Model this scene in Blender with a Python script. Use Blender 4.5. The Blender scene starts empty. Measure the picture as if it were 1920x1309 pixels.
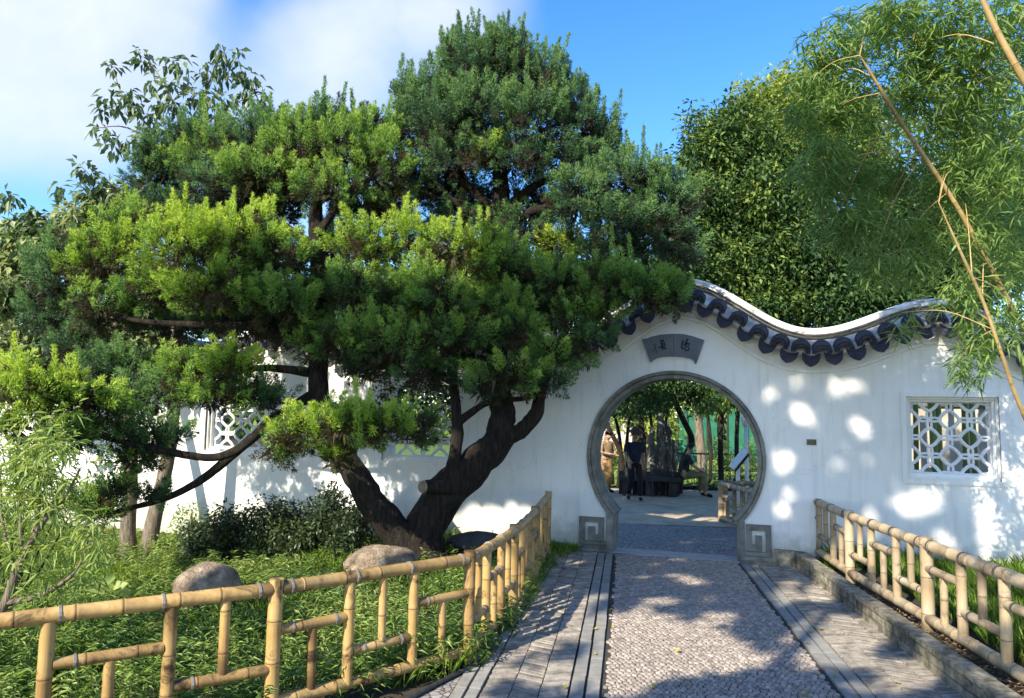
import bpy, bmesh, math, random
import numpy as np
from mathutils import Vector, Matrix

random.seed(7)
rng = np.random.default_rng(11)
C = bpy.context.scene.collection
SC = bpy.context.scene
PI = math.pi

# ------------------------------------------------------------------ camera
FPX = 1387.0
HC = 1.75
PITCH = math.radians(5.13)
ROLL = math.radians(1.0)
WALL_A = math.radians(19.0)
c_f = np.array([0, math.cos(PITCH), math.sin(PITCH)])
c_u0 = np.array([0, -math.sin(PITCH), math.cos(PITCH)])
c_r0 = np.array([1.0, 0, 0])
c_r = c_r0 * math.cos(ROLL) + c_u0 * math.sin(ROLL)
c_u = -c_r0 * math.sin(ROLL) + c_u0 * math.cos(ROLL)
CAM = np.array([0, 0, HC])
cam = bpy.data.cameras.new('camera')
cam.sensor_width = 36.0
cam.lens = 36.0 * FPX / 1920.0
cam.clip_start = 0.05
cam.clip_end = 2000
camo = bpy.data.objects.new('camera', cam)
C.objects.link(camo)
camo.matrix_world = Matrix(((c_r[0], c_u[0], -c_f[0], 0), (c_r[1], c_u[1], -c_f[1], 0), (c_r[2], c_u[2], -c_f[2], HC), (0, 0, 0, 1)))
SC.camera = camo

# ------------------------------------------------------------------ light
SUN_EL = math.radians(33.0)
LH = np.array([0.61, 0.792])                      # horizontal travel of the light
LH = LH / np.linalg.norm(LH)
LIGHT = np.array([LH[0] * math.cos(SUN_EL), LH[1] * math.cos(SUN_EL), -math.sin(SUN_EL)])
SUN_STRENGTH = 5.0
SKY_STRENGTH = 0.108
EXPOSURE = 1.08
w = bpy.data.worlds.new('World')
SC.world = w
w.use_nodes = True
nt = w.node_tree
for n in list(nt.nodes):
    nt.nodes.remove(n)
wo = nt.nodes.new('ShaderNodeOutputWorld')
bg = nt.nodes.new('ShaderNodeBackground')
sky = nt.nodes.new('ShaderNodeTexSky')
sky.sky_type = 'NISHITA'
sky.sun_disc = False
sky.sun_elevation = SUN_EL
sky.sun_rotation = math.atan2(-LH[0], -LH[1])
sky.altitude = 50
sky.air_density = 1.0
sky.dust_density = 0.3
sky.ozone_density = 2.5
hsv = nt.nodes.new('ShaderNodeHueSaturation')
hsv.inputs['Saturation'].default_value = 1.32
hsv.inputs['Hue'].default_value = 0.508
hsv.inputs['Value'].default_value = 1.55
nt.links.new(sky.outputs[0], hsv.inputs['Color'])
tc = nt.nodes.new('ShaderNodeTexCoord')


def cloud_bank(direction, size, soft):
    d = nt.nodes.new('ShaderNodeVectorMath'); d.operation = 'DOT_PRODUCT'
    nt.links.new(warp.outputs[0], d.inputs[0])
    v = Vector(direction).normalized(); d.inputs[1].default_value = v
    m = nt.nodes.new('ShaderNodeMapRange'); m.interpolation_type = 'SMOOTHSTEP'
    m.inputs['From Min'].default_value = math.cos(math.radians(size + soft))
    m.inputs['From Max'].default_value = math.cos(math.radians(max(size - soft, 0.1)))
    nt.links.new(d.outputs['Value'], m.inputs['Value'])
    return m.outputs[0]


cn = nt.nodes.new('ShaderNodeTexNoise')
cn.inputs['Scale'].default_value = 3.0
cn.inputs['Detail'].default_value = 5
cn.inputs['Roughness'].default_value = 0.45
nt.links.new(tc.outputs['Generated'], cn.inputs['Vector'])
sub = nt.nodes.new('ShaderNodeVectorMath'); sub.operation = 'MULTIPLY_ADD'
nt.links.new(cn.outputs['Color'], sub.inputs[0])
sub.inputs[1].default_value = (0.30, 0.30, 0.30)
nt.links.new(tc.outputs['Generated'], sub.inputs[2])
warp0 = nt.nodes.new('ShaderNodeVectorMath'); warp0.operation = 'SUBTRACT'
nt.links.new(sub.outputs[0], warp0.inputs[0]); warp0.inputs[1].default_value = (0.15, 0.15, 0.15)
warp = nt.nodes.new('ShaderNodeVectorMath'); warp.operation = 'NORMALIZE'
nt.links.new(warp0.outputs[0], warp.inputs[0])


def rayd(px, py):
    return c_f + c_r * ((px - 960) / FPX) + c_u * ((654.5 - py) / FPX)


banks = [(cloud_bank(rayd(40, -70), 7.0, 6.9), .75), (cloud_bank(rayd(-40, 40), 5.0, 4.9), .6), (cloud_bank(rayd(180, 30), 4.6, 4.5), .55), (cloud_bank(rayd(840, -80), 4.6, 4.5), .5), (cloud_bank(rayd(745, 40), 4.5, 4.4), .65), (cloud_bank(rayd(600, 200), 4.6, 4.5), .65),
         (cloud_bank((0.5, -0.6, 0.5), 18, 17), .7), (cloud_bank((-0.8, -0.35, 0.3), 14, 13), .7)]
acc = None
for b, wgt in banks:                                  # clear = product of (1 - cover)
    k = nt.nodes.new('ShaderNodeMath'); k.operation = 'MULTIPLY_ADD'; k.inputs[1].default_value = -wgt; k.inputs[2].default_value = 1.0
    nt.links.new(b, k.inputs[0])
    if acc is None:
        acc = k.outputs[0]
    else:
        mx = nt.nodes.new('ShaderNodeMath'); mx.operation = 'MULTIPLY'
        nt.links.new(acc, mx.inputs[0]); nt.links.new(k.outputs[0], mx.inputs[1]); acc = mx.outputs[0]
inv = nt.nodes.new('ShaderNodeMath'); inv.operation = 'SUBTRACT'; inv.inputs[0].default_value = 1.0
nt.links.new(acc, inv.inputs[1])
wn = nt.nodes.new('ShaderNodeTexNoise'); wn.inputs['Scale'].default_value = 5.5; wn.inputs['Detail'].default_value = 7; wn.inputs['Roughness'].default_value = 0.55
wmap = nt.nodes.new('ShaderNodeMapping'); wmap.inputs['Scale'].default_value = (1.0, 1.0, 1.7)
nt.links.new(warp.outputs[0], wmap.inputs['Vector']); nt.links.new(wmap.outputs[0], wn.inputs['Vector'])
wr = nt.nodes.new('ShaderNodeMapRange'); wr.inputs['From Min'].default_value = 0.3; wr.inputs['From Max'].default_value = 0.7
wr.inputs['To Min'].default_value = 0.72; wr.inputs['To Max'].default_value = 1.12
nt.links.new(wn.outputs['Fac'], wr.inputs['Value'])
mul = nt.nodes.new('ShaderNodeMath'); mul.operation = 'MULTIPLY'; mul.use_clamp = True
nt.links.new(inv.outputs[0], mul.inputs[0]); nt.links.new(wr.outputs[0], mul.inputs[1])
cmix = nt.nodes.new('ShaderNodeMix'); cmix.data_type = 'RGBA'
nt.links.new(mul.outputs[0], cmix.inputs[0])
nt.links.new(hsv.outputs[0], cmix.inputs[6])
cmix.inputs[7].default_value = (4.3, 4.6, 5.3, 1)
nt.links.new(cmix.outputs[2], bg.inputs['Color'])
bg.inputs['Strength'].default_value = SKY_STRENGTH
nt.links.new(bg.outputs[0], wo.inputs[0])

sl = bpy.data.lights.new('sun', 'SUN')
sl.energy = SUN_STRENGTH
sl.angle = math.radians(0.53)
sl.color = (1.0, 0.90, 0.73)
so = bpy.data.objects.new('sun', sl)
C.objects.link(so)
so.rotation_euler = Vector(LIGHT).to_track_quat('-Z', 'Y').to_euler()
so.location = (-8, -10, 12)

SC.view_settings.view_transform = 'Standard'
SC.view_settings.look = 'None'
SC.view_settings.exposure = EXPOSURE
SC.view_settings.gamma = 1
SC.view_settings.use_curve_mapping = False
SC.render.engine = 'CYCLES'
SC.cycles.use_denoising = True
SC.cycles.max_bounces = 7
SC.cycles.diffuse_bounces = 4
SC.cycles.glossy_bounces = 2
SC.cycles.transmission_bounces = 4


# ------------------------------------------------------------------ geometry of the place
def gp(px, py, z=0.0):
    d = rayd(px, py); k = (z - HC) / d[2]; return CAM + k * d


def at(px, py, Y):
    d = rayd(px, py); return CAM + d * (Y / d[1])


def proj(P):
    q = np.asarray(P, float) - CAM
    z = q @ c_f
    return 960 + FPX * (q @ c_r) / z, 654.5 - FPX * (q @ c_u) / z


G = gp(1263, 1044)
WD = np.array([math.cos(WALL_A), -math.sin(WALL_A), 0])
WN = np.array([-math.sin(WALL_A), -math.cos(WALL_A), 0])      # towards the viewer


def wall(t, z, o=0.0):
    return G + WD * t + WN * o + np.array([0, 0, z])


PD = np.array([0.153, 0.988, 0]); PD /= np.linalg.norm(PD)
PN = np.array([PD[1], -PD[0], 0])
P0 = np.array([1.395, 5.0, 0])


def path(s, v, z=0.0):
    return P0 + PD * s + PN * v + np.array([0, 0, z])


def smooth(a, b, x):
    x = np.clip((np.asarray(x, float) - a) / (b - a), 0, 1)
    return x * x * (3 - 2 * x)


def wall_side(x, y):                                # >0 behind the wall
    return -((np.asarray(x) - G[0]) * WN[0] + (np.asarray(y) - G[1]) * WN[1])


def path_v(x, y):
    return (np.asarray(x) - P0[0]) * PN[0] + (np.asarray(y) - P0[1]) * PN[1]


def gz(x, y):                                       # ground height
    x = np.asarray(x, float); y = np.asarray(y, float)
    b = wall_side(x, y)
    z = -0.16 * smooth(0.6, 4.0, b)
    front = 1 - smooth(-0.3, 0.4, b)
    z = z - 0.36 * smooth(-1.5, -6.0, x * 1.0) * 0 - 0.36 * smooth(1.5, 6.0, -x) * smooth(5, 10, y) * front
    z = z + 0.14 * smooth(1.66, 1.80, path_v(x, y)) * front * (1 - smooth(5.0, 9.0, path_v(x, y)) * 0.3)
    return z


# ------------------------------------------------------------------ materials
MATS = {}


def new_mat(name):
    m = bpy.data.materials.new(name); m.use_nodes = True
    n = m.node_tree
    for x in list(n.nodes):
        n.nodes.remove(x)
    out = n.nodes.new('ShaderNodeOutputMaterial')
    p = n.nodes.new('ShaderNodeBsdfPrincipled')
    n.links.new(p.outputs[0], out.inputs[0])
    MATS[name] = m
    return m, n, p, out


def col4(c):
    return (c[0], c[1], c[2], 1)


def ramp(n, stops, fac):
    r = n.nodes.new('ShaderNodeValToRGB')
    e = r.color_ramp.elements
    while len(e) > 1:
        e.remove(e[-1])
    e[0].position = stops[0][0]; e[0].color = col4(stops[0][1])
    for pos, c in stops[1:]:
        k = e.new(pos); k.color = col4(c)
    n.links.new(fac, r.inputs[0])
    return r.outputs[0]


def noise(n, scale, detail=4, rough=0.55, stretch=None, coord='Object', dist=0.0):
    t = n.nodes.new('ShaderNodeTexCoord')
    v = t.outputs[coord]
    if stretch:
        mp = n.nodes.new('ShaderNodeMapping'); mp.inputs['Scale'].default_value = stretch
        n.links.new(v, mp.inputs['Vector']); v = mp.outputs[0]
    x = n.nodes.new('ShaderNodeTexNoise')
    x.inputs['Scale'].default_value = scale; x.inputs['Detail'].default_value = detail
    x.inputs['Roughness'].default_value = rough; x.inputs['Distortion'].default_value = dist
    n.links.new(v, x.inputs['Vector'])
    return x.outputs['Fac']


def mixc(n, fac, a, b, mode='MIX'):
    m = n.nodes.new('ShaderNodeMix'); m.data_type = 'RGBA'; m.blend_type = mode
    if isinstance(fac, float):
        m.inputs[0].default_value = fac
    else:
        n.links.new(fac, m.inputs[0])
    for s, i in ((a, 6), (b, 7)):
        if isinstance(s, tuple):
            m.inputs[i].default_value = col4(s)
        else:
            n.links.new(s, m.inputs[i])
    return m.outputs[2]


def bump(n, p, h, strength=0.3, dist=0.02):
    b = n.nodes.new('ShaderNodeBump')
    b.inputs['Strength'].default_value = strength; b.inputs['Distance'].default_value = dist
    n.links.new(h, b.inputs['Height']); n.links.new(b.outputs[0], p.inputs['Normal'])


def simple(name, stops, scale=6, rough=0.8, bs=0.3, bd=0.01, detail=5, stretch=None, spec=0.3, rand=0.0, coord='Object', metal=0.0):
    """stops: colours along a noise; rand: per-object brightness variation"""
    m, n, p, o = new_mat(name)
    f = noise(n, scale, detail, 0.6, stretch, coord)
    k = len(stops)
    c = ramp(n, [(0.3 + 0.4 * i / max(1, k - 1), s) for i, s in enumerate(stops)], f)
    if rand:
        oi = n.nodes.new('ShaderNodeObjectInfo')
        mr = n.nodes.new('ShaderNodeMapRange')
        mr.inputs['To Min'].default_value = 1 - rand; mr.inputs['To Max'].default_value = 1 + rand
        n.links.new(oi.outputs['Random'], mr.inputs[0])
        h = n.nodes.new('ShaderNodeHueSaturation'); n.links.new(c, h.inputs['Color']); n.links.new(mr.outputs[0], h.inputs['Value'])
        c = h.outputs[0]
    n.links.new(c, p.inputs['Base Color'])
    p.inputs['Roughness'].default_value = rough
    p.inputs['Specular IOR Level'].default_value = spec
    p.inputs['Metallic'].default_value = metal
    if bs:
        f2 = noise(n, scale * 4, 5, 0.65, stretch, coord)
        bump(n, p, f2, bs, bd)
    return m


def leaf_mat(name, stops, trans=0.3, rough=0.5, spec=0.25):
    m, n, p, o = new_mat(name)
    a = n.nodes.new('ShaderNodeAttribute'); a.attribute_name = 'tint'
    c = ramp(n, stops, a.outputs['Fac'])
    n.links.new(c, p.inputs['Base Color'])
    p.inputs['Roughness'].default_value = rough
    p.inputs['Specular IOR Level'].default_value = spec
    tr = n.nodes.new('ShaderNodeBsdfTranslucent')
    h = n.nodes.new('ShaderNodeHueSaturation'); h.inputs['Saturation'].default_value = 1.1; h.inputs['Value'].default_value = 1.5
    h.inputs['Hue'].default_value = 0.48
    n.links.new(c, h.inputs['Color']); n.links.new(h.outputs[0], tr.inputs['Color'])
    ms = n.nodes.new('ShaderNodeMixShader'); ms.inputs[0].default_value = trans
    n.links.new(p.outputs[0], ms.inputs[1]); n.links.new(tr.outputs[0], ms.inputs[2])
    n.links.new(ms.outputs[0], o.inputs[0])
    return m


# plaster: white limewash, algae low down, warm stains under the eaves
def plaster():
    m, n, p, o = new_mat('plaster')
    g = n.nodes.new('ShaderNodeNewGeometry')
    sx = n.nodes.new('ShaderNodeSeparateXYZ'); n.links.new(g.outputs['Position'], sx.inputs[0])
    big = noise(n, 0.9, 5, 0.6)
    fine = noise(n, 9, 6, 0.65)
    streak = noise(n, 3.0, 5, 0.6, (4, 4, 0.35))
    base = ramp(n, [(0.3, (0.74, 0.74, 0.72)), (0.55, (0.82, 0.82, 0.80)), (0.75, (0.86, 0.86, 0.84))], big)
    st = ramp(n, [(0.52, (0, 0, 0)), (0.75, (1, 1, 1))], streak)
    stf = n.nodes.new('ShaderNodeMath'); stf.operation = 'MULTIPLY'; stf.inputs[1].default_value = 0.5
    n.links.new(st, stf.inputs[0])
    base = mixc(n, stf.outputs[0], base, (0.56, 0.56, 0.50))
    # damp foot
    ad = n.nodes.new('ShaderNodeMath'); ad.operation = 'MULTIPLY_ADD'; ad.inputs[1].default_value = 0.55
    n.links.new(fine, ad.inputs[0]); n.links.new(sx.outputs['Z'], ad.inputs[2])
    foot = n.nodes.new('ShaderNodeMapRange'); foot.interpolation_type = 'SMOOTHSTEP'
    foot.inputs['From Min'].default_value = 0.80; foot.inputs['From Max'].default_value = 0.30
    n.links.new(ad.outputs[0], foot.inputs['Value'])
    ff = n.nodes.new('ShaderNodeMath'); ff.operation = 'MULTIPLY'; ff.inputs[1].default_value = 0.75
    n.links.new(foot.outputs[0], ff.inputs[0])
    base = mixc(n, ff.outputs[0], base, (0.30, 0.31, 0.22))
    # weathering under the eaves
    top = n.nodes.new('ShaderNodeMapRange'); top.interpolation_type = 'SMOOTHSTEP'
    top.inputs['From Min'].default_value = 2.2; top.inputs['From Max'].default_value = 3.1
    n.links.new(sx.outputs['Z'], top.inputs['Value'])
    tf = n.nodes.new('ShaderNodeMath'); tf.operation = 'MULTIPLY'; tf.inputs[1].default_value = 0.45
    n.links.new(top.outputs[0], tf.inputs[0])
    base = mixc(n, tf.outputs[0], base, (0.70, 0.66, 0.52))
    # hairline cracks and patches
    tcv = n.nodes.new('ShaderNodeTexCoord')
    vo = n.nodes.new('ShaderNodeTexVoronoi'); vo.feature = 'DISTANCE_TO_EDGE'; vo.inputs['Scale'].default_value = 0.55
    dn = n.nodes.new('ShaderNodeTexNoise'); dn.inputs['Scale'].default_value = 2.5; dn.inputs['Detail'].default_value = 6
    n.links.new(tcv.outputs['Object'], dn.inputs['Vector'])
    vm = n.nodes.new('ShaderNodeVectorMath'); vm.operation = 'MULTIPLY_ADD'; vm.inputs[1].default_value = (.7, .7, .7)
    n.links.new(dn.outputs['Color'], vm.inputs[0]); n.links.new(tcv.outputs['Object'], vm.inputs[2]); n.links.new(vm.outputs[0], vo.inputs['Vector'])
    ck = ramp(n, [(0.0, (1, 1, 1)), (0.0035, (0, 0, 0))], vo.outputs['Distance'])
    ckf = n.nodes.new('ShaderNodeMath'); ckf.operation = 'MULTIPLY'; ckf.inputs[1].default_value = 0.22
    n.links.new(ck, ckf.inputs[0]); base = mixc(n, ckf.outputs[0], base, (0.33, 0.32, 0.29))
    pn = ramp(n, [(0.56, (0, 0, 0)), (0.60, (1, 1, 1))], noise(n, 0.55, 3, 0.5))
    pf = n.nodes.new('ShaderNodeMath'); pf.operation = 'MULTIPLY'; pf.inputs[1].default_value = 0.22
    n.links.new(pn, pf.inputs[0]); base = mixc(n, pf.outputs[0], base, (0.66, 0.67, 0.67))
    n.links.new(base, p.inputs['Base Color'])
    p.inputs['Roughness'].default_value = 0.9; p.inputs['Specular IOR Level'].default_value = 0.15
    bump(n, p, noise(n, 14, 6, 0.7), 0.18, 0.02)


plaster()
simple('lattice_white', [(0.66, 0.67, 0.70), (0.80, 0.80, 0.80)], 9, 0.85, 0.15)


def ridge_white():
    m, n, p, o = new_mat('ridge_white')
    f = noise(n, 5, 6, 0.7, (1, 1, 2.5))
    c = ramp(n, [(0.35, (0.16, 0.16, 0.16)), (0.46, (0.62, 0.62, 0.61)), (0.65, (0.80, 0.80, 0.79))], f)
    n.links.new(c, p.inputs['Base Color']); p.inputs['Roughness'].default_value = 0.9
    bump(n, p, noise(n, 20, 5, 0.6), 0.25, 0.01)


ridge_white()
simple('roof_plaster', [(0.10, 0.10, 0.10), (0.40, 0.40, 0.39), (0.66, 0.66, 0.64)], 4, 0.9, 0.4, detail=7)
simple('ridge_dark', [(0.035, 0.036, 0.04), (0.09, 0.09, 0.09), (0.16, 0.155, 0.14)], 7, 0.8, 0.4)
simple('ridge_cream', [(0.22, 0.21, 0.18), (0.55, 0.53, 0.47)], 6, 0.9, 0.3)
simple('roof_tile', [(0.010, 0.012, 0.022), (0.020, 0.022, 0.036), (0.050, 0.050, 0.058)], 8, 0.62, 0.4, spec=0.35, rand=0.3)
simple('gate_stone', [(0.10, 0.10, 0.085), (0.19, 0.185, 0.16), (0.27, 0.26, 0.23)], 7, 0.85, 0.5, rand=0.18)
simple('plaque_slate', [(0.11, 0.125, 0.15), (0.16, 0.18, 0.21)], 5, 0.7, 0.2)
simple('ink', [(0.012, 0.013, 0.018), (0.03, 0.03, 0.04)], 9, 0.8, 0)
simple('ink_grey', [(0.05, 0.06, 0.055), (0.08, 0.085, 0.08)], 9, 0.8, 0)
simple('bronze', [(0.10, 0.09, 0.055), (0.20, 0.18, 0.12)], 40, 0.5, 0.3, metal=0.3)
simple('bark_dark', [(0.010, 0.008, 0.007), (0.026, 0.020, 0.016), (0.06, 0.046, 0.037)], 9, 0.95, 1.0, 0.05, stretch=(3, 3, 0.5))
simple('bark_grey', [(0.07, 0.055, 0.04), (0.17, 0.14, 0.105), (0.27, 0.23, 0.18)], 9, 0.95, 0.7, 0.03, stretch=(3, 3, 0.6))
simple('cut_wood', [(0.18, 0.14, 0.10), (0.30, 0.25, 0.18)], 14, 0.9, 0.5)
simple('boulder', [(0.10, 0.085, 0.06), (0.26, 0.195, 0.14), (0.40, 0.31, 0.22), (0.56, 0.47, 0.36)], 11, 0.95, 1.0, 0.06, detail=10)
simple('boulder_dark', [(0.03, 0.03, 0.032), (0.07, 0.068, 0.07)], 5, 0.9, 0.6, 0.03)
simple('soil', [(0.02, 0.018, 0.012), (0.05, 0.042, 0.028), (0.035, 0.045, 0.018)], 3, 0.95, 0.6, 0.03)
simple('brick_grey', [(0.17, 0.15, 0.125), (0.30, 0.265, 0.22), (0.43, 0.385, 0.32)], 12, 0.92, 0.9, 0.015, detail=8, rand=0.3)
simple('kerb_stone', [(0.20, 0.195, 0.175), (0.30, 0.29, 0.26)], 10, 0.9, 0.5, rand=0.12)
simple('kerb_brick', [(0.07, 0.075, 0.045), (0.24, 0.22, 0.165), (0.46, 0.42, 0.32)], 11, 0.95, 1.0, 0.03, detail=8, rand=0.28)
simple('cobble', [(0.15, 0.126, 0.107), (0.30, 0.255, 0.215), (0.44, 0.38, 0.315)], 16, 0.88, 0.5, rand=0.18)
simple('mortar', [(0.055, 0.052, 0.048), (0.11, 0.10, 0.09)], 20, 0.95, 0.5)
simple('slab', [(0.30, 0.295, 0.28), (0.42, 0.41, 0.39)], 8, 0.85, 0.3)
simple('wire', [(0.22, 0.21, 0.20), (0.42, 0.40, 0.38)], 20, 0.55, 0, metal=0.6)
simple('wire_dark', [(0.03, 0.03, 0.035), (0.09, 0.085, 0.08)], 20, 0.6, 0)
simple('hose', [(0.02, 0.02, 0.022), (0.06, 0.06, 0.06)], 20, 0.5, 0.1)


def bamboo_pole_mat(name, cols, burn, knot):
    m, n, p, o = new_mat(name)
    f = noise(n, 3.0, 4, 0.6, (1, 1, 1))
    fib = noise(n, 30, 3, 0.6, (1, 1, 0.05), 'Generated')
    c = ramp(n, [(0.3, cols[0]), (0.5, cols[1]), (0.7, cols[2])], f)
    c = mixc(n, 0.4, c, ramp(n, [(0.35, cols[0]), (0.65, cols[2])], fib))
    bn = noise(n, 4.6, 5, 0.7, (1, 1, 1), 'Object', 0.8)
    bf = ramp(n, [(0.545, (0, 0, 0)), (0.65, (1, 1, 1))], bn)
    bm = n.nodes.new('ShaderNodeMath'); bm.operation = 'MULTIPLY'; bm.inputs[1].default_value = burn
    n.links.new(bf, bm.inputs[0])
    c = mixc(n, bm.outputs[0], c, (0.035, 0.02, 0.012))
    a = n.nodes.new('ShaderNodeAttribute'); a.attribute_name = 'tint'
    c = mixc(n, a.outputs['Fac'], c, knot)
    oi = n.nodes.new('ShaderNodeObjectInfo')
    mr = n.nodes.new('ShaderNodeMapRange'); mr.inputs['To Min'].default_value = 0.75; mr.inputs['To Max'].default_value = 1.12
    n.links.new(oi.outputs['Random'], mr.inputs[0])
    h = n.nodes.new('ShaderNodeHueSaturation'); n.links.new(c, h.inputs['Color']); n.links.new(mr.outputs[0], h.inputs['Value'])
    n.links.new(h.outputs[0], p.inputs['Base Color'])
    p.inputs['Roughness'].default_value = 0.42; p.inputs['Specular IOR Level'].default_value = 0.4
    bump(n, p, fib, 0.12, 0.004)


bamboo_pole_mat('bamboo_yellow', [(0.22, 0.12, 0.042), (0.40, 0.255, 0.092), (0.50, 0.35, 0.145)], 0.93, (0.055, 0.03, 0.014))
bamboo_pole_mat('bamboo_pale', [(0.24, 0.165, 0.09), (0.40, 0.305, 0.18), (0.46, 0.385, 0.27)], 0.5, (0.07, 0.05, 0.035))
bamboo_pole_mat('culm_yellow', [(0.26, 0.165, 0.06), (0.42, 0.29, 0.11), (0.50, 0.40, 0.19)], 0.3, (0.12, 0.07, 0.03))
bamboo_pole_mat('culm_green', [(0.08, 0.13, 0.03), (0.16, 0.24, 0.05), (0.24, 0.32, 0.08)], 0.2, (0.2, 0.2, 0.12))

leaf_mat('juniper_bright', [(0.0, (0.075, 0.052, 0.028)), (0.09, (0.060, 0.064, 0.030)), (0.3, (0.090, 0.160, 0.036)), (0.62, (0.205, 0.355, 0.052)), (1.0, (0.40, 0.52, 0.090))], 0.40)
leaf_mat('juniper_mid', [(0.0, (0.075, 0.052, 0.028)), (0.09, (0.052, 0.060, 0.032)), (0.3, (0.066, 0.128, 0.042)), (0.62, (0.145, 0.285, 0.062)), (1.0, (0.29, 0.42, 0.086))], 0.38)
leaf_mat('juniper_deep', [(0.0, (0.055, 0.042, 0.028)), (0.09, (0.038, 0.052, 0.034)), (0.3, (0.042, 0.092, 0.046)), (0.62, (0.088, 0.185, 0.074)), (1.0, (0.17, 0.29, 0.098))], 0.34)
leaf_mat('broadleaf', [(0.0, (0.05, 0.09, 0.035)), (0.5, (0.16, 0.23, 0.09)), (1.0, (0.36, 0.41, 0.19))], 0.35, 0.4, 0.4)
leaf_mat('evergreen', [(0.0, (0.025, 0.062, 0.024)), (0.5, (0.08, 0.15, 0.040)), (1.0, (0.24, 0.32, 0.065))], 0.3, 0.55, 0.25)
leaf_mat('evergreen_light', [(0.0, (0.08, 0.14, 0.03)), (0.5, (0.20, 0.28, 0.045)), (1.0, (0.36, 0.40, 0.07))], 0.4, 0.4, 0.4)
leaf_mat('bamboo_leaf', [(0.0, (0.10, 0.18, 0.065)), (0.5, (0.20, 0.32, 0.10)), (0.85, (0.32, 0.43, 0.14)), (1.0, (0.42, 0.41, 0.16))], 0.52, 0.4, 0.4)
leaf_mat('cover_leaf', [(0.0, (0.045, 0.115, 0.032)), (0.5, (0.175, 0.285, 0.070)), (1.0, (0.38, 0.46, 0.14))], 0.4, 0.4, 0.35)
leaf_mat('grass', [(0.0, (0.05, 0.12, 0.022)), (0.5, (0.14, 0.25, 0.035)), (1.0, (0.30, 0.38, 0.075))], 0.42, 0.5, 0.3)
leaf_mat('shrub_dark', [(0.0, (0.018, 0.036, 0.018)), (0.5, (0.04, 0.068, 0.03)), (1.0, (0.10, 0.13, 0.045))], 0.2, 0.4, 0.35)
leaf_mat('willow_leaf', [(0.0, (0.11, 0.19, 0.045)), (0.5, (0.21, 0.31, 0.08)), (1.0, (0.36, 0.43, 0.13))], 0.45, 0.45, 0.3)
leaf_mat('litter', [(0.0, (0.10, 0.06, 0.03)), (0.5, (0.22, 0.15, 0.085)), (1.0, (0.36, 0.27, 0.16))], 0.1, 0.8, 0.2)
leaf_mat('yellow_leaf', [(0.0, (0.40, 0.36, 0.04)), (1.0, (0.55, 0.50, 0.08))], 0.3)

LW = {}


# ------------------------------------------------------------------ mesh helpers
def tag(o, label=None, cat=None, group=None, kind=None):
    if label: o['label'] = label
    if cat: o['category'] = cat
    if group: o['group'] = group
    if kind: o['kind'] = kind
    return o


def empty(name, loc, label=None, cat=None, group=None, rz=0.0):
    o = bpy.data.objects.new(name, None); C.objects.link(o)
    o.location = loc; o.rotation_euler = (0, 0, rz)
    o.empty_display_size = 0.1
    return tag(o, label, cat, group)


def link(name, me, parent=None, mat=None):
    o = bpy.data.objects.new(name, me); C.objects.link(o)
    if mat is not None and not me.materials:
        me.materials.append(MATS[mat])
    if parent is not None:
        o.parent = parent
        o.matrix_parent_inverse = world_of(parent).inverted()
    return o


def world_of(o):
    m = o.matrix_basis
    if o.parent is not None:
        m = world_of(o.parent) @ o.matrix_parent_inverse @ m
    return m


def np_mesh(name, V, F, tint=None, smooth_=False):
    V = np.asarray(V, np.float32); F = np.asarray(F, np.int32)
    me = bpy.data.meshes.new(name)
    me.vertices.add(len(V)); me.vertices.foreach_set('co', V.ravel())
    k = F.shape[1]
    me.loops.add(F.size); me.loops.foreach_set('vertex_index', F.ravel())
    me.polygons.add(len(F))
    me.polygons.foreach_set('loop_start', np.arange(0, F.size, k, dtype=np.int32))
    me.polygons.foreach_set('loop_total', np.full(len(F), k, np.int32))
    if smooth_:
        me.polygons.foreach_set('use_smooth', np.ones(len(F), bool))
    if tint is not None:
        a = me.attributes.new('tint', 'FLOAT', 'POINT')
        a.data.foreach_set('value', np.asarray(tint, np.float32))
    me.update(calc_edges=True)
    return me


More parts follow.
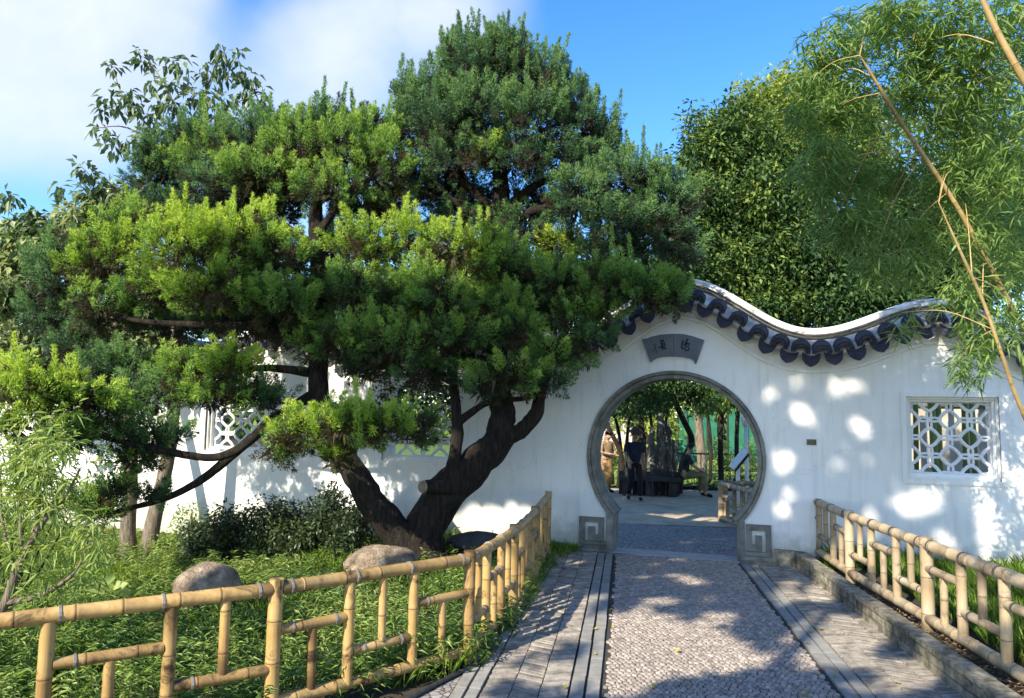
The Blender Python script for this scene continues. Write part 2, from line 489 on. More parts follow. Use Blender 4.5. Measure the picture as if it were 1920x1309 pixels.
class MB:
    """collects pieces of ONE mesh"""
    def __init__(s):
        s.v = []; s.f = []; s.t = []; s.n = 0

    def add(s, V, F, tint=0.0):
        s.v += [tuple(map(float, p)) for p in V]
        s.f += [tuple(i + s.n for i in f) for f in F]
        s.t += [float(tint)] * len(V) if np.isscalar(tint) else list(map(float, tint))
        s.n += len(V)
        return s

    def quadbox(s, pts):
        """8 points: bottom 4 ccw, top 4 ccw"""
        return s.add(pts, [(3, 2, 1, 0), (4, 5, 6, 7), (0, 1, 5, 4), (1, 2, 6, 5), (2, 3, 7, 6), (3, 0, 4, 7)])

    def box(s, a, b, fr=None):
        x0, y0, z0 = a; x1, y1, z1 = b
        pts = [(x0, y0, z0), (x1, y0, z0), (x1, y1, z0), (x0, y1, z0), (x0, y0, z1), (x1, y0, z1), (x1, y1, z1), (x0, y1, z1)]
        if fr: pts = [fr(*q) for q in pts]
        return s.quadbox(pts)

    def prism(s, poly, d, fr=None, bev=0.0):
        """poly in (x,z); extruded along y from 0 to d"""
        n = len(poly)
        A = [(x, 0.0, z) for x, z in poly]; B = [(x, d, z) for x, z in poly]
        pts = A + B
        if fr: pts = [fr(*q) for q in pts]
        F = [tuple(range(n - 1, -1, -1)), tuple(range(n, 2 * n))] + [(i, (i + 1) % n, (i + 1) % n + n, i + n) for i in range(n)]
        return s.add(pts, F)

    def tube(s, P, R, seg=10, cap=True, tint=None, wob=0.0, closed=False):
        P = [np.asarray(p, float) for p in P]
        n = len(P)
        if np.isscalar(R): R = [R] * n
        up = None; V = []; T = []
        for i in range(n):
            if closed: d = P[(i + 1) % n] - P[i - 1]
            else: d = P[min(i + 1, n - 1)] - P[max(i - 1, 0)]
            d = d / (np.linalg.norm(d) + 1e-9)
            if up is None:
                h = np.array([0, 0, 1.0]) if abs(d[2]) < 0.9 else np.array([1.0, 0, 0])
                up = h
            u = up - d * np.dot(up, d); u /= np.linalg.norm(u) + 1e-9
            v = np.cross(d, u); up = u
            for k in range(seg):
                a = 2 * PI * k / seg
                r = R[i]
                if wob: r *= 1 + wob * math.sin(3 * a + i * 0.9) * 0.5 + wob * (random.random() - 0.5)
                V.append(P[i] + (u * math.cos(a) + v * math.sin(a)) * r)
                T.append(0 if tint is None else tint[i])
        F = []
        for i in range(n if closed else n - 1):
            j = (i + 1) % n
            for k in range(seg):
                a = i * seg + k; b = i * seg + (k + 1) % seg
                F.append((a, b, j * seg + (k + 1) % seg, j * seg + k))
        if cap and not closed:
            F.append(tuple(range(seg - 1, -1, -1))); F.append(tuple((n - 1) * seg + k for k in range(seg)))
        return s.add(V, F, T)

    def build(s, name, mat, parent=None, smooth_=False, kind=None, sharp=None):
        me = bpy.data.meshes.new(name)
        me.from_pydata(s.v, [], s.f)
        if any(s.t):
            a = me.attributes.new('tint', 'FLOAT', 'POINT'); a.data.foreach_set('value', np.asarray(s.t, np.float32))
        if smooth_:
            me.polygons.foreach_set('use_smooth', np.ones(len(me.polygons), bool))
        me.update()
        if sharp is not None:
            me.set_sharp_from_angle(angle=math.radians(sharp))
        o = link(name, me, parent, mat)
        if kind: o['kind'] = kind
        return o


def catmull(P, n=6):
    P = [np.asarray(p, float) for p in P]
    Q = [2 * P[0] - P[1]] + P + [2 * P[-1] - P[-2]]
    out = []
    for i in range(1, len(Q) - 2):
        for k in range(n):
            t = k / n
            a, b, c, d = Q[i - 1], Q[i], Q[i + 1], Q[i + 2]
            out.append(0.5 * ((2 * b) + (c - a) * t + (2 * a - 5 * b + 4 * c - d) * t * t + (3 * b - a - 3 * c + d) * t ** 3))
    out.append(P[-1])
    return out


def limb(mb, pts, seg=10, n=5, wob=0.10):
    """pts: (x,y,z,r)"""
    q = catmull([np.array(p, float) for p in pts], n)
    mb.tube([p[:3] for p in q], [max(p[3], 0.004) for p in q], seg, True, None, wob)


def unit(a):
    return a / (np.linalg.norm(a, axis=-1, keepdims=True) + 1e-9)


def leaf_geo(P, D, N, L, W, tint, fold=0.15, droop=0.0, wide=0.45):
    """diamond leaves folded along the midrib"""
    n = len(P)
    D = unit(D); S = unit(np.cross(D, N)); U = np.cross(S, D)
    L = np.broadcast_to(L, (n,))[:, None]; W = np.broadcast_to(W, (n,))[:, None]
    m = P + D * L * wide
    a = m + S * W * 0.5 + U * W * fold
    b = m - S * W * 0.5 + U * W * fold
    tip = P + D * L - np.array([0, 0, 1.0]) * L * droop
    V = np.stack([P, a, tip, b], 1).reshape(-1, 3)
    i = np.arange(n) * 4
    F = np.stack([np.stack([i, i + 1, i + 2], 1), np.stack([i, i + 2, i + 3], 1)], 1).reshape(-1, 3)
    return V, F, np.repeat(tint, 4)


def leaf_obj(name, geo, mat, parent=None):
    V = np.concatenate([g[0] for g in geo]); off = 0; Fs = []
    for g in geo:
        Fs.append(g[1] + off); off += len(g[0])
    T = np.concatenate([g[2] for g in geo])
    me = np_mesh(name, V, np.concatenate(Fs), T)
    return link(name, me, parent, mat)


def shards(P, D, N, L, W, tint):
    """single-triangle scale leaves"""
    n = len(P)
    D = unit(D); S = unit(np.cross(D, N))
    L = np.broadcast_to(L, (n,))[:, None]; W = np.broadcast_to(W, (n,))[:, None]
    V = np.stack([P - S * W * 0.5, P + S * W * 0.5, P + D * L], 1).reshape(-1, 3)
    F = np.arange(n * 3).reshape(-1, 3)
    return V, F, np.repeat(tint, 3)


def rsphere(n):
    return unit(rng.normal(size=(n, 3)))


# juniper foliage: flame-shaped sprays of scale leaves, spread over a pad (ellipsoid)
def juniper_pad(name, c, r, mat, parent, dens=48, spike=0.0, per=120, flat=0.0, bright=0.0, under=0.45, tl=(0.13, 0.36)):
    c = np.asarray(c, float); r = np.asarray(r, float)
    area = 4 * PI * ((r[0] * r[1]) ** 1.6 / 3 + (r[0] * r[2]) ** 1.6 / 3 + (r[1] * r[2]) ** 1.6 / 3) ** (1 / 1.6)
    n = int(dens * area) + 8
    d = rsphere(n)
    keep = (d[:, 2] > -0.25) | (rng.random(n) < under)
    d = d[keep]; n = len(d)
    # lumps so that the outline is uneven
    lump = 1 + 0.16 * np.sin(d[:, 0] * 5 + c[0] * 7) * np.cos(d[:, 2] * 6 + c[2] * 3) + 0.12 * np.sin(d[:, 0] * 11 + d[:, 1] * 9 + c[0])
    rad = np.where(rng.random(n) < 0.22, rng.uniform(0.35, 0.75, n), rng.uniform(0.78, 1.04, n)) * lump
    P = c + d * r * rad[:, None]
    inner = rad < 0.75
    up = np.array([0, 0, 1.0])
    ax = unit(d * np.array([0.75, 0.75, 0.35]) + up * (0.75 - 0.2 * flat) + rng.normal(size=(n, 3)) * 0.26)
    low = d[:, 2] < -0.15
    spk = np.zeros(n, bool)
    ax[low] = unit(d[low] * np.array([0.9, 0.9, 0.25]) + up * 0.05 + rng.normal(size=(low.sum(), 3)) * 0.4)
    L = rng.uniform(tl[0], tl[1], n)
    Rt = L * rng.uniform(0.24, 0.36, n)
    if spike:
        sp = (rng.random(n) < spike * 1.25) & (d[:, 2] > 0.3) & ~inner
        spk = sp
        L[sp] *= rng.uniform(1.4, 2.4, sp.sum()); Rt[sp] = rng.uniform(0.045, 0.075, sp.sum())
        ax[sp] = unit(up + d[sp] * 0.15 + rng.normal(size=(sp.sum(), 3)) * 0.08)
    P = P - ax * (L * 0.4)[:, None]
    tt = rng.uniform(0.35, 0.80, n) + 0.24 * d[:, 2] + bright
    tt[inner] = rng.uniform(0.08, 0.3, inner.sum())  # inner tufts tinted dark, painting the shade inside the pad
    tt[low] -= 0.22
    dead = rng.random(n) < np.where(low, 0.16, 0.03)
    k = np.maximum((per * (L / 0.25)).astype(int), 12)
    idx = np.repeat(np.arange(n), k); m = len(idx)
    u = rng.random(m) ** 0.9
    h = np.where(np.abs(ax[:, 2:3]) < 0.9, up, np.array([1.0, 0, 0]))
    A = unit(np.cross(ax, h)); B = np.cross(ax, A)
    th = rng.random(m) * 2 * PI
    radial = A[idx] * np.cos(th)[:, None] + B[idx] * np.sin(th)[:, None]
    prof = np.sin(np.clip(u * 0.88 + 0.12, 0, 1) * PI) ** 0.8 * (1 - 0.35 * u)
    prof = np.where(spk[idx], (1 - u) ** 0.75 * (0.35 + 0.65 * np.clip(u * 6, 0, 1)), prof)
    rr = Rt[idx] * prof * rng.uniform(0.35, 1.05, m)
    Q = P[idx] + ax[idx] * (L[idx] * u)[:, None] + radial * rr[:, None]
    Dd = unit(ax[idx] * 0.9 + radial * 0.75 + rng.normal(size=(m, 3)) * 0.35)
    Nn = unit(radial + ax[idx] * 0.35 + rng.normal(size=(m, 3)) * 0.30)
    ti = np.clip(tt[idx] + (u - 0.5) * 0.5 + rng.normal(size=m) * 0.10, 0.06, 1)  # lighter tips, darker bases: occlusion put into the tint
    ti[dead[idx]] = 0.02
    V, F, T = shards(Q, Dd, Nn, rng.uniform(0.027, 0.052, m), rng.uniform(0.009, 0.0155, m), ti)
    # brown inner twigs and old needles close the pad; dark tint paints shaded gaps
    nk = int(330 * area / 3)
    dk = rsphere(nk); pk = c + dk * r * (0.30 + 0.48 * rng.random(nk))[:, None] * np.array([1, 1, 0.9])
    V2, F2, T2 = shards(pk, unit(dk + rng.normal(size=(nk, 3)) * .6), unit(dk + rng.normal(size=(nk, 3)) * .6), rng.uniform(.09, .16, nk), rng.uniform(.03, .06, nk), rng.uniform(0.0, 0.11, nk))
    V = np.concatenate([V, V2]); F = np.concatenate([F, F2 + len(V) - len(V2)]); T = np.concatenate([T, T2])
    return link(name, np_mesh(name, V, F, T), parent, mat)


def clump_leaves(centers, radius, per, L, W, tint0, hang=0.2, flat=1.0, jitter=0.25, fold=0.15, droop=0.1, out=0.8, wide=0.45):
    """centers (n,3); leaves spread through each clump, turned outwards and upwards"""
    n = len(centers); idx = np.repeat(np.arange(n), per); m = len(idx)
    d = rsphere(m); rad = rng.random(m) ** 0.45
    R = np.broadcast_to(radius, (n,))[idx]
    P = centers[idx] + d * (R * rad)[:, None] * np.array([1, 1, flat])
    D = unit(d * out + rng.normal(size=(m, 3)) * 0.5 + np.array([0, 0, -hang]))
    N = unit(np.array([0, 0, 1.0]) + d * 0.5 + rng.normal(size=(m, 3)) * 0.45)
    t = np.clip(np.broadcast_to(tint0, (n,))[idx] + rng.normal(size=m) * jitter * 0.6 + 0.12 * d[:, 2], 0, 1)
    return leaf_geo(P, D, N, rng.uniform(0.7, 1.2, m) * L, rng.uniform(0.75, 1.2, m) * W, t, fold, droop, wide)


def blob_centers(c, r, n, shell=0.55):
    d = rsphere(n); rad = shell + (1 - shell) * rng.random(n)
    rad = rad * (1 + 0.12 * np.sin(d[:, 0] * 6 + c[0]) + 0.1 * np.cos(d[:, 2] * 7 + c[1]))
    return np.asarray(c, float) + d * np.asarray(r, float) * rad[:, None]


# px blob -> world centre and radii
def blob(px, py, rx, ry, Y, depth=0.8):
    k = Y / FPX
    return at(px, py, Y), np.array([rx * k, depth * 0.5 * (rx + ry) * k, ry * k])


# ================================================================== ground
def build_ground():
    xs = np.unique(np.concatenate([np.linspace(-9, 12, 120), np.linspace(-60, -9, 24), np.linspace(12, 60, 24), np.array([-1200, -400, -150, 150, 400, 1200])]))
    ys = np.unique(np.concatenate([np.linspace(0, 26, 140), np.linspace(-60, 0, 24), np.linspace(26, 80, 24), np.array([-400, -150, 150, 400, 1400])]))
    X, Y = np.meshgrid(xs, ys)
    Z = gz(X, Y) - 0.03
    Z = Z + 0.012 * np.sin(X * 3.1) * np.cos(Y * 2.7)
    V = np.stack([X.ravel(), Y.ravel(), Z.ravel()], 1)
    nx = len(xs); i, j = np.meshgrid(np.arange(nx - 1), np.arange(len(ys) - 1))
    a = (j * nx + i).ravel()
    F = np.stack([a, a + 1, a + nx + 1, a + nx], 1)
    o = link('ground', np_mesh('ground', V, F, None, True), None, 'soil')
    o['kind'] = 'structure'


build_ground()


# ------------------------------------------------------------------ the path
def strip_sheet(name, v0, v1, s0, s1, z, mat, n=20, follow=True):
    mb = MB()
    for i in range(n):
        a = s0 + (s1 - s0) * i / n; b = s0 + (s1 - s0) * (i + 1) / n
        q = [path(a, v0), path(a, v1), path(b, v1), path(b, v0)]
        if follow:
            for p in q: p[2] = (gz(p[0], p[1]) if wall_side(p[0], p[1]) > 0 else 0) + z
        mb.add(q, [(0, 1, 2, 3)])
    return mb.build(name, mat)


def far_path_mat():
    m, n, p, o = new_mat('cobble_far')
    t = n.nodes.new('ShaderNodeTexCoord')
    v = n.nodes.new('ShaderNodeTexVoronoi'); v.inputs['Scale'].default_value = 17
    n.links.new(t.outputs['Object'], v.inputs['Vector'])
    e = n.nodes.new('ShaderNodeTexVoronoi'); e.inputs['Scale'].default_value = 17; e.feature = 'DISTANCE_TO_EDGE'
    n.links.new(t.outputs['Object'], e.inputs['Vector'])
    sp = n.nodes.new('ShaderNodeSeparateColor'); n.links.new(v.outputs['Color'], sp.inputs[0])
    c = ramp(n, [(0, (0.20, 0.18, 0.17)), (1, (0.36, 0.33, 0.305))], sp.outputs[0])
    k = ramp(n, [(0.02, (0, 0, 0)), (0.1, (1, 1, 1))], e.outputs['Distance'])
    c = mixc(n, k, (0.06, 0.055, 0.052), c)
    n.links.new(c, p.inputs['Base Color']); p.inputs['Roughness'].default_value = 0.9
    bump(n, p, k, 0.5, 0.01)


far_path_mat()
simple('mortar_dark', [(0.03, 0.028, 0.027), (0.07, 0.064, 0.06)], 20, .95, .5)
cob_path = strip_sheet('path', -0.76, 0.76, -3.6, 4.62, -0.004, 'mortar_dark'); cob_path['kind'] = 'structure'
far = strip_sheet('path_beyond_gate', -0.80, 1.50, 4.66, 9.2, 0.004, 'cobble_far'); far['kind'] = 'structure'


def make_cobbles():
    # irregular stones on a jittered grid: shrunken cells with a rounded top
    sp = 0.040
    ns = int((4.62 + 1.3) / (sp * 1.12)); nv = int(1.5 / sp)
    pts = {}
    for i in range(-1, ns + 2):
        for j in range(-1, nv + 2):
            s = -1.3 + i * sp * 1.12 + (random.random() - 0.5) * sp * 0.85
            v = -0.745 + j * sp + (0.5 * sp if i % 2 else 0) + (random.random() - 0.5) * sp * 0.8
            pts[(i, j)] = (s, v)
    stones = []
    for i in range(0, ns + 1):
        for j in range(0, nv + 1):
            s, v = pts[(i, j)]
            if abs(v) > 0.73 or s > 4.6: continue
            o = 0 if i % 2 else -1
            nb = [(i, j + 1), (i + 1, j + 1 + o), (i + 1, j + o), (i, j - 1), (i - 1, j + o), (i - 1, j + 1 + o)]
            poly = []
            for k in range(6):
                a = pts.get(nb[k], (s, v)); b = pts.get(nb[(k + 1) % 6], (s, v))
                cx, cy = (s + a[0] + b[0]) / 3, (v + a[1] + b[1]) / 3
                sh = random.uniform(0.76, 0.97)
                poly.append((s + (cx - s) * sh, v + (cy - v) * sh))
            stones.append((s, v, poly))
    stones.sort(key=lambda q: abs(q[0] + 0.15) + (0 if q[0] > -0.25 else 4))
    rest = MB()
    for k, (s, v, poly) in enumerate(stones):
        h = 0.004 + 0.006 * random.random()
        base = path(s, v)
        V = [path(a, b, -0.004) for a, b in poly] + [path(s + (a - s) * 0.92, v + (b - v) * 0.92, h * 0.7) for a, b in poly] + [path(s + (a - s) * 0.74, v + (b - v) * 0.74, h) for a, b in poly]
        F = []
        for r in range(2):
            for q in range(6):
                F.append((r * 6 + (q + 1) % 6, r * 6 + q, (r + 1) * 6 + q, (r + 1) * 6 + (q + 1) % 6))
        F.append((17, 16, 15, 14, 13, 12))
        if k < 300:
            MB().add(V, F).build('cobble', 'cobble', cob_path, True)
        else:
            rest.add(V, F)
    rest.build('cobbles', 'cobble_rest', cob_path, True, 'stuff')


def cobble_rest_mat():
    m, n, p, o = new_mat('cobble_rest')
    t = n.nodes.new('ShaderNodeTexCoord')
    g = n.nodes.new('ShaderNodeNewGeometry')
    f = noise(n, 16, 5, 0.6)
    c = ramp(n, [(0.3, (0.15, 0.126, 0.107)), (0.5, (0.30, 0.255, 0.215)), (0.7, (0.44, 0.38, 0.315))], f)
    mr = n.nodes.new('ShaderNodeMapRange'); mr.inputs['To Min'].default_value = 0.78; mr.inputs['To Max'].default_value = 1.2
    n.links.new(g.outputs['Random Per Island'], mr.inputs[0])
    h = n.nodes.new('ShaderNodeHueSaturation'); n.links.new(c, h.inputs['Color']); n.links.new(mr.outputs[0], h.inputs['Value'])
    n.links.new(h.outputs[0], p.inputs['Base Color']); p.inputs['Roughness'].default_value = 0.88
    bump(n, p, noise(n, 64, 5, 0.65), 0.5, 0.01)


cobble_rest_mat()
make_cobbles()


# edging bands and zig-zag brick strips either side
def edging(name, v0, v1, s0, s1, step, z=0.012):
    mb0 = strip_sheet(name, v0 - 0.006, v1 + 0.006, s0, s1, -0.008, 'mortar'); mb0['kind'] = 'structure'
    s = s0
    while s < s1 - 0.05:
        e = min(s + step * (0.9 + 0.2 * random.random()), s1)
        dz = z + random.uniform(-0.002, 0.002); g = 0.006
        jx = random.uniform(-0.003, 0.003)
        mb = MB()
        A = [(s + g, v0 + 0.004 + jx), (s + g, v1 - 0.004 + jx), (e - g, v1 - 0.004 + jx), (e - g, v0 + 0.004 + jx)]
        mb.quadbox([path(a, b, -0.01) for a, b in A] + [path(a, b, dz) for a, b in A])
        mb.build('edging_stone', 'kerb_stone', mb0)
        s = e
    return mb0


for nm, v0, v1 in (('path_edging', -0.86, -0.77), ('path_edging', -0.96, -0.87), ('path_edging', 0.77, 0.86), ('path_edging', 0.87, 0.96), ('path_edging', -1.60, -1.52), ('path_edging', -1.69, -1.61)):
    edging(nm, v0, v1, -1.2, 4.75 if v0 < -1 else 4.6 if v0 < 0 else 4.3, 0.42)


def zigzag(v0, v1, ncol, s0, s1, pitch, skew):
    base = strip_sheet('brick_strip', v0, v1, s0 - 2.0, s1, -0.006, 'mortar'); base['kind'] = 'structure'
    wv = (v1 - v0) / ncol
    k = 0
    for c in range(ncol):
        a0 = v0 + wv * c + 0.004; a1 = v0 + wv * (c + 1) - 0.004
        sk = skew * (1 if c % 2 == 0 else -1)
        s = s0 + random.random() * 0.02
        while s < s1 - pitch - skew:
            g = 0.0065
            j = random.uniform(-0.003, 0.003)
            q = [(s + g - sk * 0.5 + j, a0), (s + g + sk * 0.5 + j, a1), (s + pitch - g + sk * 0.5 + j, a1), (s + pitch - g - sk * 0.5 + j, a0)]
            h = 0.010 + random.uniform(-0.006, 0.005)
            MB().quadbox([path(x, y, -0.01) for x, y in q][::-1][::-1] + [path(x, y, h) for x, y in q]).build('brick', 'brick_grey', base)
            s += pitch; k += 1
    return base


zigzag(-1.51, -0.97, 3, -0.55, 4.80, 0.054, 0.07)
zigzag(0.97, 1.60, 3, -0.55, 4.34, 0.050, 0.07)

# slab at the threshold, laid along the foot of the wall
mb = MB(); mb.box((-0.80, -0.30, -0.03), (0.80, 0.06, 0.012), lambda x, y, z: wall(x, z, y))
o = mb.build('threshold', 'slab'); o['kind'] = 'structure'

# cobbled verge left of the path, in front of the bed
verge = MB()
vp = [gp(640, 1330), gp(780, 1309), gp(850, 1272), gp(915, 1240), path(0.6, -1.70), path(-1.5, -1.70), path(-3, -1.7), gp(300, 1560)]
V = [np.array([p[0], p[1], 0.0]) for p in vp]
verge.add(V, [tuple(range(len(V)))[::-1]])
o = verge.build('verge', 'cobble_far'); o['kind'] = 'structure'

# ================================================================== garden wall
RIDGE_T = np.array([-14, -12.4, -10.7, -9.1, -7.5, -6.0, -4.5, -3.0, -1.55, 0.12, 1.72, 3.05, 4.35, 5.7, 7.2, 8.8, 10.5])
RIDGE_Z = np.array([2.9, 3.25, 2.88, 3.25, 2.88, 3.22, 2.85, 3.26, 2.90, 3.60, 2.90, 3.23, 2.72, 3.2, 2.85, 3.2, 2.85])


def ridge(t):
    i = int(np.clip(np.searchsorted(RIDGE_T, t) - 1, 0, len(RIDGE_T) - 2))
    u = np.clip((t - RIDGE_T[i]) / (RIDGE_T[i + 1] - RIDGE_T[i]), 0, 1)
    u = 0.5 - 0.5 * math.cos(PI * u)
    return RIDGE_Z[i] + (RIDGE_Z[i + 1] - RIDGE_Z[i]) * u


GZ, GR, GJ = 1.235, 1.085, 0.80            # gate centre height, hole radius, half width of the foot
TH = 0.34
WINS = [(2.66, 3.66, 1.075, 2.08), (-4.24, -3.0, 1.04, 2.20), (-7.45, -6.25, 1.08, 2.12)]
gw = empty('garden_wall', wall(0, 0), 'long white plastered garden wall with rolling tiled ridge and round moon gate', 'wall')


def wall_body():
    ts = set(np.round(np.arange(-14, 10.5, 0.12), 3))
    for a in np.linspace(-PI, PI, 80): ts.add(round(GR * math.sin(a), 4))
    ts |= {-GJ, GJ, -GR, GR}
    for w_ in WINS: ts |= {w_[0], w_[1]}
    ts = sorted(ts)
    tt = [ts[0]]
    for t in ts[1:]:
        if t - tt[-1] > 0.004 or t in (-GJ, GJ, -GR, GR) or any(t in w_[:2] for w_ in WINS): tt.append(t)
    mb = MB()
    BOT = -1.0

    def q(t0, z00, z01, t1, z10, z11):
        if max(z01 - z00, z11 - z10) < 1e-5: return
        mb.add([wall(t0, z00), wall(t1, z10), wall(t1, z11), wall(t0, z01)], [(0, 1, 2, 3)])
        mb.add([wall(t0, z00, -TH), wall(t1, z10, -TH), wall(t1, z11, -TH), wall(t0, z01, -TH)], [(3, 2, 1, 0)])

    def top(t): return ridge(t) - 0.30

    def arc(t, s): return GZ + s * math.sqrt(max(GR * GR - t * t, 0))

    for t0, t1 in zip(tt[:-1], tt[1:]):
        m = 0.5 * (t0 + t1)
        if abs(m) < GR:
            q(t0, arc(t0, 1), top(t0), t1, arc(t1, 1), top(t1))
            if abs(m) > GJ:
                q(t0, BOT, arc(t0, -1), t1, BOT, arc(t1, -1))
            mb.add([wall(t0, arc(t0, 1)), wall(t1, arc(t1, 1)), wall(t1, arc(t1, 1), -TH), wall(t0, arc(t0, 1), -TH)], [(0, 1, 2, 3)])
            continue
        hit = [w_ for w_ in WINS if w_[0] < m < w_[1]]
        if hit:
            _, _, z0, z1 = hit[0]
            q(t0, BOT, z0, t1, BOT, z0); q(t0, z1, top(t0), t1, z1, top(t1))
            mb.add([wall(t0, z0), wall(t1, z0), wall(t1, z0, -TH), wall(t0, z0, -TH)], [(3, 2, 1, 0)])
            mb.add([wall(t0, z1), wall(t1, z1), wall(t1, z1, -TH), wall(t0, z1, -TH)], [(0, 1, 2, 3)])
        else:
            q(t0, BOT, top(t0), t1, BOT, top(t1))
    for w_ in WINS:
        for t in w_[:2]:
            mb.add([wall(t, w_[2]), wall(t, w_[3]), wall(t, w_[3], -TH), wall(t, w_[2], -TH)], [(0, 1, 2, 3)])
    for s in (-1, 1):
        z = arc(GJ, -1)
        mb.add([wall(s * GJ, BOT), wall(s * GJ, z), wall(s * GJ, z, -TH), wall(s * GJ, BOT, -TH)], [(0, 1, 2, 3)])
    for t in (tt[0], tt[-1]):
        mb.add([wall(t, BOT), wall(t, top(t)), wall(t, top(t), -TH), wall(t, BOT, -TH)], [(0, 1, 2, 3)])
    mb.build('wall_body', 'plaster', gw)


wall_body()


def sweep(name, prof, mat, t0=-14, t1=10.5, dt=0.08, smooth_=True, sharp=40, closed=True, tilt=False):
    """prof: (o, dz) polygon, swept along the ridge"""
    mb = MB(); n = len(prof); ts = np.arange(t0, t1 + dt, dt)
    V = []; F = []
    for t in ts:
        z = ridge(t); sl = (ridge(t + 0.02) - ridge(t - 0.02)) / 0.04
        k = math.sqrt(1 + 0.75 * sl * sl)                       # keep the courses' thickness on the slopes
        for o_, dz in prof: V.append(wall(t, z + dz * k, o_))
    for i in range(len(ts) - 1):
        for j in range(n if closed else n - 1):
            a = i * n + j; b = i * n + (j + 1) % n
            F.append((a, b, b + n, a + n))
    F.append(tuple(range(n))[::-1]); F.append(tuple((len(ts) - 1) * n + j for j in range(n)))
    mb.add(V, F)
    return mb.build(name, mat, gw, smooth_, None, sharp)


cx = -TH / 2
capp = [(cx + 0.105 * math.cos(a), -0.055 + 0.055 * math.sin(a)) for a in np.linspace(0, PI, 11)]
sweep('ridge_cap', [(cx + 0.098, -0.088)] + capp + [(cx - 0.098, -0.088)], 'ridge_white')
sweep('ridge_course', [(cx + 0.130, -0.108), (cx + 0.130, -0.090), (cx - 0.130, -0.090), (cx - 0.130, -0.108)], 'ridge_dark')
sweep('ridge_band', [(cx + 0.100, -0.132), (cx + 0.100, -0.109), (cx - 0.100, -0.109), (cx - 0.100, -0.132)], 'ridge_cream')
sweep('ridge_course', [(cx + 0.145, -0.152), (cx + 0.145, -0.133), (cx - 0.145, -0.133), (cx - 0.145, -0.152)], 'ridge_dark')
sweep('roof_slope', [(cx + 0.12, -0.154), (0.145, -0.335), (0.13, -0.372), (0.005, -0.36), (-TH - 0.005, -0.36), (-TH - 0.13, -0.372), (-TH - 0.145, -0.335), (cx - 0.12, -0.154)], 'roof_plaster')
sweep('eave_moulding', [(0.0, -0.575), (0.022, -0.570), (0.028, -0.535), (0.012, -0.53), (0.0, -0.53)], 'plaster')


def tile_meshes():
    # cover tile: three nested half barrels; drip tile: pan with a pointed lip
    mb = MB()
    for R_, o0, o1, th in ((0.112, 0.06, 0.17, 0.017), (0.088, 0.06, 0.185, 0.015), (0.066, 0.06, 0.178, 0.013)):
        A = np.linspace(-0.12, PI + 0.12, 13)
        V = []
        for o_ in (o0, o1):
            drop = -(o_ - 0.17) * 0.55
            for a in A: V.append((R_ * math.cos(a), o_, R_ * math.sin(a) + drop))
            for a in A: V.append(((R_ - th) * math.cos(a), o_, (R_ - th) * math.sin(a) + drop))
        n = len(A); F = []
        for i in range(n - 1):
            F += [(i, i + 1, 2 * n + i + 1, 2 * n + i), (n + i + 1, n + i, 3 * n + i, 3 * n + i + 1), (2 * n + i, 2 * n + i + 1, 3 * n + i + 1, 3 * n + i)]
        mb.add(V, F)
    cover = mb
    md = MB()
    W_ = 0.105
    poly = [(-W_, 0.02), (-0.103, -0.035), (-0.09, -0.08), (-0.06, -0.115), (-0.028, -0.135), (0, -0.148), (0.028, -0.135), (0.06, -0.115), (0.09, -0.08), (0.103, -0.035), (W_, 0.02), (0.07, -0.012), (0, -0.03), (-0.07, -0.012)]
    n = len(poly)
    # lip leans outwards at the foot
    A = [(x, 0.165 - z * 0.28, z) for x, z in poly]; B = [(x, 0.148 - z * 0.28, z) for x, z in poly]
    cA = (0, 0.165 + 0.02, -0.07); cB = (0, 0.148 + 0.02, -0.07)
    V = A + B + [cA, cB]
    F = [(i, (i + 1) % n, 2 * n) for i in range(n)] + [((i + 1) % n + n, i + n, 2 * n + 1) for i in range(n)] + [((i + 1) % n, i, i + n, (i + 1) % n + n) for i in range(n)]
    md.add(V, F)
    # raised rim along the lip's upper edge
    md.tube([(x, 0.165 - z * 0.28 + 0.004, z) for x, z in [(-W_, 0.02), (-0.07, -0.012), (0, -0.03), (0.07, -0.012), (W_, 0.02)]], 0.010, 6)
    V = []
    for o_ in (0.04, 0.15):
        for x in np.linspace(-W_, W_, 7): V.append((x, o_, 0.02 - 0.05 * (1 - (x / W_) ** 2) - (o_ - 0.17) * 0.55))
    md.add(V, [(i, i + 1, i + 8, i + 7) for i in range(6)])
    return cover, md


